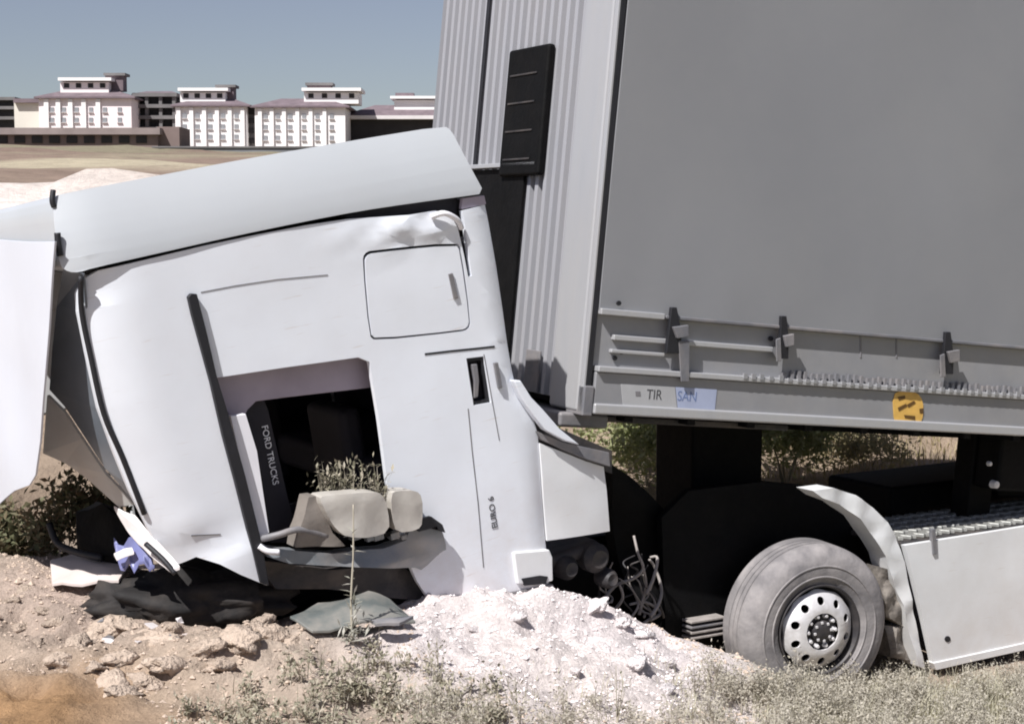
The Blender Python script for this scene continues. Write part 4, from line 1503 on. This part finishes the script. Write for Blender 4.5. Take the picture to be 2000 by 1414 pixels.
grass_patch('dry_grass', 560, 1290, 2080, 1345, 1520, 0.04, 0.15, DRY, 'pale dry grass along the bank below the wheel', 24, 0.0028, 0.05, patchy)
grass_patch('dry_grass_verge', 70, 1660, 2060, 1320, 1375, 0.06, 0.14, DRY, 'dry grass at the foot of the white skirt', 22, 0.003, 0.07)
grass_patch('sparse_grass', 60, 820, 1400, 1300, 1460, 0.04, 0.12, DRY, 'thin dry stalks on the pale heap', 6, 0.0025, 0.05)
SCRUB = leaf_mat('pale_scrub', [(0.47, 0.43, 0.36), (0.56, 0.515, 0.435), (0.38, 0.35, 0.285), (0.64, 0.59, 0.51)], 0.8, 0.35)
V_, F_ = [], []
for k in range(528):
    px, py = (random.uniform(1330, 2080), random.uniform(1325, 1500)) if k < 430 else (random.uniform(1420, 1800), random.uniform(1352, 1400)) if k < 500 else (random.uniform(760, 1330), random.uniform(1375, 1480))
    if k < 430 and random.random() > patchy(px, py):
        continue
    p = hit(px, py)
    hh = random.uniform(0.08, 0.25)
    rr_ = random.uniform(0.05, 0.11)
    for q in range(11):
        d = rnd_dir(0.15)
        tip = p + Vector((d.x * rr_, d.y * rr_, d.z * hh))
        blade(V_, F_, p, max(0.02, d.z * hh), rr_ * 0.7, math.atan2(d.y, d.x), 0.002)
        for e in range(12):
            c = p.lerp(tip, random.uniform(.3, 1)) + Vector((random.gauss(0, .014), random.gauss(0, .014), random.gauss(0, .012)))
            leaf(V_, F_, c, rnd_dir(-.2), rnd_dir(0), random.uniform(.010, .026), random.uniform(.003, .006))
soup('dry_scrub', V_, F_, SCRUB, 'low grey-green dry scrub on the bank before the wheel', 'scrub')

# low leafy weeds in the middle foreground
V_, F_ = [], []
for k in range(210):
    px, py = random.uniform(330, 980), random.uniform(1262, 1470)
    edge = 1414 - (px - 300) * 0.30 if px < 700 else 1290 + (px - 700) * 0.25
    if py < edge - random.uniform(-20, 40):
        continue
    p = hit(px, py)
    for s in range(7):
        az = random.uniform(0, 6.28)
        h = random.uniform(0.03, 0.13)
        ln = random.uniform(0.02, 0.09)
        blade(V_, F_, p + Vector((random.gauss(0, .03), random.gauss(0, .03), -0.01)), h, ln, az, 0.0022)
        for q in range(4):
            t = random.uniform(0.2, 1)
            c = p + Vector((math.cos(az) * ln * t * t, math.sin(az) * ln * t * t, h * t)) + Vector((random.gauss(0, .012), random.gauss(0, .012), 0))
            leaf(V_, F_, c, rnd_dir(-0.1), Vector((0, 0, 1)), random.uniform(.015, .042), random.uniform(.004, .010))
soup('low_weeds', V_, F_, WEED, 'grey-green weeds with dry twigs on the near slope', 'weeds')


def shrub(name, c, r, hgt, n, m, label, group=None, leaf_l=0.07):
    root = empty(name, None, c)
    tag(root, label, 'shrub', group)
    V_, F_ = [], []
    clumps = [(rnd_dir(-0.1), random.uniform(0.45, 1.0)) for _ in range(int(10 + r * 14))]
    for i in range(n):
        d, k = random.choice(clumps)
        p = Vector((d.x * r * k, d.y * r * k, hgt * 0.5 + d.z * hgt * 0.5 * k)) + Vector((random.gauss(0, r * .22), random.gauss(0, r * .22), random.gauss(0, hgt * .15)))
        if p.z < 0:
            p.z = random.uniform(0, hgt * .2)
        L = leaf_l * random.uniform(.5, 1.3)
        leaf(V_, F_, p, rnd_dir(-0.4), rnd_dir(0), L, L * random.uniform(.16, .3))
    me = bpy.data.meshes.new('crown')
    me.from_pydata([tuple(v) for v in V_], [], F_)
    link('crown', me, m, root)
    for i in range(5):
        d, k = random.choice(clumps)
        tube('stem', [(0, 0, -0.1), (d.x * r * .3, d.y * r * .3, hgt * .3), (d.x * r * k * .9, d.y * r * k * .9, hgt * (.5 + .4 * d.z * k))], 0.01, STEM, root, 5, rads=(0.014, 0.004))
    return root


def on_ground(px, Y):
    x = (px - 1000) / F * Y / math.cos(TILT)
    return Vector((x, Y, gz(x, Y) - 0.03))


shrub('shrub', on_ground(1270, 14.2), 0.62, 0.85, 5200, GREEN, 'green shrub seen between the cab extender and the black intake, under the trailer nose')
shrub('shrub', on_ground(1535, 14.6), 0.45, 0.8, 3600, GREEN, 'green shrub right of the black intake, seen under the trailer')
shrub('shrub', on_ground(1345, 13.0), 0.22, 0.55, 1200, OLIVE, 'small grey-olive plant hanging over the chassis beside the black intake')
shrub('shrub', on_ground(1700, 14.8), 0.35, 0.42, 1600, OLIVE, 'yellowish weed clump on the bank under the trailer sticker', leaf_l=0.05)
shrub('shrub', on_ground(1630, 15.6), 0.5, 0.5, 2000, OLIVE, 'olive weed clump higher on the bank behind the white fender', leaf_l=0.05)
shrub('shrub', at(150, 985, 9.6) + Vector((0, 0, -0.42)), 0.30, 0.50, 2600, DGREEN, 'dark green bush growing through the smashed cab front', leaf_l=0.05)
shrub('shrub', at(10, 1060, 9.9) + Vector((0, 0, -0.3)), 0.30, 0.45, 1800, DGREEN, 'dark brush at the left edge below the hanging windscreen')
grass_patch('bank_grass', 90, 1500, 1890, 845, 950, 0.08, 0.2, leaf_mat('bank_straw', [(0.36, 0.30, 0.18), (0.44, 0.36, 0.24), (0.30, 0.26, 0.13)]), 'straw and weeds on the bank seen under the trailer', 16, 0.006, 0.15)

# tall single weed before the mirror
wp = hit(690, 1262)
wd_ = empty('tall_weed', None, wp)
tag(wd_, 'tall thin dry weed stalk standing in front of the folded mirror', 'weed')
top = at(690, 985, wp.y) - wp
tube('stem', [(0, 0, -0.03), (top.x * .2 - 0.01, 0, top.z * .3), (top.x * .6, 0, top.z * .65), top], 0.005, STEM, wd_, 6, rads=(0.007, 0.003))
V_, F_ = [], []
for k in range(46):
    t = abs(random.gauss(0, 0.3)) % 1
    c = Vector((top.x * t + random.gauss(0, .008), random.gauss(0, .008), top.z * t))
    leaf(V_, F_, c, rnd_dir(-.1), Vector((0, 0, 1)), random.uniform(.03, .08), random.uniform(.005, .010))
for k in range(60):
    c = Vector((random.gauss(0, .05), random.gauss(0, .04), abs(random.gauss(0.04, .04))))
    leaf(V_, F_, c, rnd_dir(0), Vector((0, 0, 1)), random.uniform(.03, .07), random.uniform(.004, .008))
me = bpy.data.meshes.new('foliage')
me.from_pydata([tuple(v) for v in V_], [], F_)
link('foliage', me, leaf_mat('pale_weed_leaf', [(0.45, 0.43, 0.38), (0.32, 0.32, 0.26), (0.55, 0.52, 0.47)]), wd_)
for bx, by, ty, lab in ((858, 1340, 1245, 'dark thin weed at the left foot of the pale heap'), (1205, 1412, 1300, 'dark branching weed low on the front of the pale heap'),
                        (1010, 1400, 1320, 'short brown weed in the middle of the pale heap')):
    wp2 = hit(bx, by)
    rt = empty('thin_weed', None, wp2)
    tag(rt, lab, 'weed')
    tp2 = at(bx, ty, wp2.y) - wp2
    for q in range(4):
        d = Vector((random.gauss(0, .05), random.gauss(0, .04), 0)) * (1 if q else 0.2)
        k = 1 if q == 0 else random.uniform(.5, .9)
        tube('stem', [(0, 0, -0.02), d * 0.4 + tp2 * 0.4 * k, d + tp2 * k], 0.003, STEM, rt, 5, rads=(0.004, 0.0015))
    V_, F_ = [], []
    for q in range(45):
        t = random.uniform(.1, 1)
        leaf(V_, F_, tp2 * t + Vector((random.gauss(0, .03), random.gauss(0, .03), 0)), rnd_dir(-.1), Vector((0, 0, 1)), random.uniform(.015, .04), random.uniform(.003, .006))
    me = bpy.data.meshes.new('foliage')
    me.from_pydata([tuple(v) for v in V_], [], F_)
    link('foliage', me, DGREEN, rt)
# dry weed caught behind the mirror
wc = CB.world(*CB.p(690, 985, 0.0))
dw = empty('dry_weed', None, wc)
tag(dw, 'dry weed tuft sticking up behind the folded mirror in the door opening', 'weed')
V_, F_ = [], []
for k in range(90):
    p = Vector((random.uniform(-.20, .16), random.uniform(-.02, .05), 0))
    h = random.uniform(0.08, 0.27)
    az = random.uniform(0, 6.28)
    ln = random.uniform(.02, .1)
    blade(V_, F_, p, h, ln, az, 0.0022)
    for q in range(4):
        t = random.uniform(.4, 1)
        leaf(V_, F_, p + Vector((math.cos(az) * ln * t * t, math.sin(az) * ln * t * t, h * t)), rnd_dir(-.1), Vector((0, 0, 1)), random.uniform(.02, .05), random.uniform(.004, .009))
me = bpy.data.meshes.new('foliage')
me.from_pydata([tuple(v) for v in V_], [], F_)
link('foliage', me, WEED, dw)

# ------------------------------------------------------------------ apartment blocks on the rise
BW = mat('pale_render', (0.86, 0.83, 0.82), 0.8, 0, 0.08, 0.3)
BPK = mat('pink_render', (0.86, 0.77, 0.77), 0.8, 0, 0.06, 0.3)
BCR = mat('cream_render', (0.66, 0.62, 0.55), 0.8, 0, 0.06, 0.3)
ROOF = mat('plum_brown_tiles', (0.17, 0.13, 0.145), 0.85, 0, 0.25, 0.8)
WIN = mat('dim_window', (0.27, 0.275, 0.29), 0.3, 0, 0.2, 1)
RAW = mat('raw_concrete', (0.17, 0.16, 0.16), 0.9, 0, 0.25, 0.4)
RAWD = mat('dark_storey', (0.035, 0.033, 0.035), 0.9, 0, 0.3, 0.5)
SLAB = mat('pale_slab', (0.66, 0.62, 0.62), 0.85, 0, 0.1, 0.5)
BROWN = mat('brown_cladding', (0.20, 0.15, 0.14), 0.9, 0, 0.25, 0.3)
BY = 300.0


def bxz(px, py, Y=BY):
    p = at(px, py, Y)
    return p.x, p.z


def bbox(name, x0, y0, x1, y1, Y, depth, m, parent, rel=True, bevel=0.0):
    """box from a photo rectangle (px) at depth Y, given in the parent's coordinates."""
    a, b_ = bxz(x0, y1, Y), bxz(x1, y0, Y)
    o = parent.location
    return box(name, (a[0] - o.x, Y - o.y, a[1] - o.z), (b_[0] - o.x, Y + depth - o.y, b_[1] - o.z), m, parent, bevel)


def hip_roof(name, x0, x1, ye, yt, Y, depth, parent, ov=0.9, inset=0.25, m=ROOF):
    a, b_ = bxz(x0, ye, Y), bxz(x1, ye, Y)
    zt = bxz(x0, yt, Y)[1]
    o = parent.location
    bm = bmesh.new()
    lo = [(a[0] - ov, Y - ov), (b_[0] + ov, Y - ov), (b_[0] + ov, Y + depth + ov), (a[0] - ov, Y + depth + ov)]
    w_ = b_[0] - a[0]
    hi = [(a[0] + w_ * inset, Y + depth * .3), (b_[0] - w_ * inset, Y + depth * .3), (b_[0] - w_ * inset, Y + depth * .7), (a[0] + w_ * inset, Y + depth * .7)]
    v0 = [bm.verts.new((p[0] - o.x, p[1] - o.y, a[1] - 0.3 - o.z)) for p in lo]
    v1 = [bm.verts.new((p[0] - o.x, p[1] - o.y, a[1] - o.z)) for p in lo]
    v2 = [bm.verts.new((p[0] - o.x, p[1] - o.y, zt - o.z)) for p in hi]
    bm.faces.new(v0[::-1])
    bm.faces.new(v2)
    for i in range(4):
        j = (i + 1) % 4
        bm.faces.new((v0[i], v0[j], v1[j], v1[i]))
        bm.faces.new((v1[i], v1[j], v2[j], v2[i]))
    return from_bm(name, bm, m, parent)


def win_set(parent, cols, rows, w_, h_, Y):
    o = parent.location
    wme = None
    s = BY / F
    for cx in cols:
        for cy in rows:
            x, z = bxz(cx, cy, Y)
            if wme is None:
                a = box('window', (-w_ * s / 2, -0.12, -h_ * s / 2), (w_ * s / 2, 0.3, h_ * s / 2), WIN, parent, 0)
                wme = a.data
            else:
                a = link('window', wme, None, parent)
            a.location = (x - o.x, Y - o.y, z - o.z)
            f = box('sill', (x - o.x - w_ * s * .65, Y - o.y - 0.35, z - o.z - h_ * s * .62), (x - o.x + w_ * s * .65, Y - o.y + 0.02, z - o.z - h_ * s * .52), SLAB, a, 0)
            f.matrix_parent_inverse = Matrix.Translation(-Vector(a.location))


def block(label, x0, x1, ye, yb, wallm, Y=BY, depth=14, roof_top=None, cols=(), rows=(), pent=None, cap=None, ww=8, wh_=9, pil=()):
    c = bxz((x0 + x1) / 2, yb, Y)
    root = empty('apartment_block', None, Vector((c[0], Y, c[1])))
    tag(root, label, 'building', 'apartment blocks on the rise')
    bbox('wall', x0, ye, x1, yb, Y, depth, wallm, root)
    r_ = hip_roof('roof', x0, x1, ye, roof_top, Y, depth, root)
    win_set(root, cols, rows, ww, wh_, Y)
    for p in pil:
        bbox('pilaster', p - 3, ye + 4, p + 3, yb, Y - 0.45, 0.5, BW, root)
    if pent:
        x, y0, x2, y1 = pent
        pe = bbox('penthouse', x, y0 + 9, x2, y1, Y + 2, 7, wallm, root)
        bbox('penthouse_roof', x - 5, y0, x2 + 5, y0 + 6, Y + 1, 9, BW, root)
        n_ = 4
        for i in range(n_):
            xx = x + (x2 - x) * (i + .5) / n_
            bbox('penthouse_window', xx - 5, y0 + 11, xx + 5, y0 + 20, Y + 1.9, 0.3, RAWD, root)
    if cap:
        bbox('chimney_block', cap[0], cap[1] + 4, cap[2], cap[3], Y + 4, 3, ROOF, root)
        bbox('chimney_cap', cap[0] - 4, cap[1], cap[2] + 4, cap[1] + 5, Y + 3.5, 4, RAW, root)
    return root


b1 = block('pink-white apartment block, leftmost of the row, with penthouse and dark chimney', 78, 256, 190, 300, BPK, roof_top=172, cols=(102, 125, 150, 178, 205, 234), rows=(215, 235, 256),
           pent=(118, 152, 212, 182), cap=(206, 143, 240, 178), pil=(91, 114, 138, 164, 192))
bbox('annex_wall', 30, 200, 78, 300, BY + 4, 10, BCR, b1)
bbox('annex_roof', 26, 193, 82, 201, BY + 3, 12, ROOF, b1)
b2_ = block('white apartment block in the middle of the row, dark balcony column on its right', 344, 482, 206, 310, BW, roof_top=190, cols=(361, 386, 411, 436, 462), rows=(227, 248, 268),
            pent=(352, 172, 440, 200), cap=(424, 166, 456, 196), pil=(349, 374, 399, 424, 449, 474))
bbox('balcony_shaft', 480, 206, 498, 310, BY + 2, 8, RAW, b2_)
for yy in (214, 231, 250, 270):
    bbox('balcony', 481, yy, 497, yy + 10, BY + 1.5, 1.0, RAWD, b2_)
b3 = block('white apartment block whose base the cab roof hides', 499, 674, 208, 320, BW, roof_top=190, cols=(519, 543, 567, 594, 620, 648), rows=(228, 249, 270),
           pent=(594, 172, 700, 203), cap=(600, 162, 646, 176), pil=(508, 531, 555, 581, 607, 634))
b4 = empty('apartment_block', None, Vector((bxz(770, 300)[0], BY + 10, bxz(770, 300)[1])))
tag(b4, 'low wide block with pale eaves line next to the trailer, roof terrace above', 'building', 'apartment blocks on the rise')
bbox('wall', 678, 234, 885, 300, BY + 10, 14, RAWD, b4)
bbox('eaves', 672, 226, 890, 233, BY + 8, 18, SLAB, b4)
hip_roof('roof', 676, 886, 227, 203, BY + 10, 14, b4)
bbox('penthouse', 770, 196, 852, 215, BY + 12, 6, BW, b4)
bbox('penthouse_roof', 762, 188, 858, 193, BY + 11, 8, BW, b4)
bbox('chimney_block', 772, 182, 808, 189, BY + 13, 3, ROOF, b4)
b5 = empty('concrete_shell', None, Vector((bxz(300, 300)[0], BY + 6, bxz(300, 300)[1])))
tag(b5, 'dark unfinished concrete building between the pink and the white block', 'building')
bbox('core', 262, 186, 342, 300, BY + 7, 12, RAWD, b5)
for yy in (182, 204, 226, 248, 270):
    bbox('floor_slab', 258, yy, 345, yy + 7, BY + 5.5, 14, RAW, b5)
for xx in (260, 285, 312, 338):
    bbox('column', xx, 184, xx + 4, 300, BY + 6, 1, RAW, b5)
hip_roof('roof', 262, 345, 184, 176, BY + 7, 12, b5, 0.4, 0.2)
b6 = empty('concrete_shell', None, Vector((bxz(0, 300)[0], BY + 6, bxz(0, 300)[1])))
tag(b6, 'dark building cut off by the left edge of the view', 'building')
bbox('core', -80, 192, 27, 300, BY + 7, 12, RAWD, b6)
for yy in (190, 208, 228):
    bbox('floor_slab', -82, yy, 29, yy + 6, BY + 6, 14, RAW, b6)
b7 = empty('low_shed', None, Vector((bxz(140, 300, 240)[0], 240, bxz(140, 300, 240)[1])))
tag(b7, 'long low brown shed in front of the pink block', 'building')
bbox('wall', -60, 262, 308, 292, 240, 8, BROWN, b7)
bbox('roof', -64, 250, 312, 263, 239, 10, mat('shed_roof', (0.27, 0.22, 0.21), 0.9, 0, 0.2, 0.4), b7)
for xx in range(-40, 300, 34):
    bbox('shed_bay', xx, 266, xx + 20, 280, 239.8, 0.4, RAWD, b7)
bbox('end_wall', 308, 248, 350, 294, 241, 8, BROWN, b7)
wl_ = empty('boundary_wall', None, Vector((bxz(420, 300, 200)[0], 200, bxz(420, 300, 200)[1])))
tag(wl_, 'low dark boundary wall in front of the middle white block', 'wall')
bbox('coping', 296, 286, 640, 289, 199.8, 0.8, RAW, wl_)
bbox('wall_face', 298, 289, 638, 312, 200, 0.4, mat('wall_grey', (0.20, 0.205, 0.22), 0.9, 0, 0.3, 0.3), wl_)
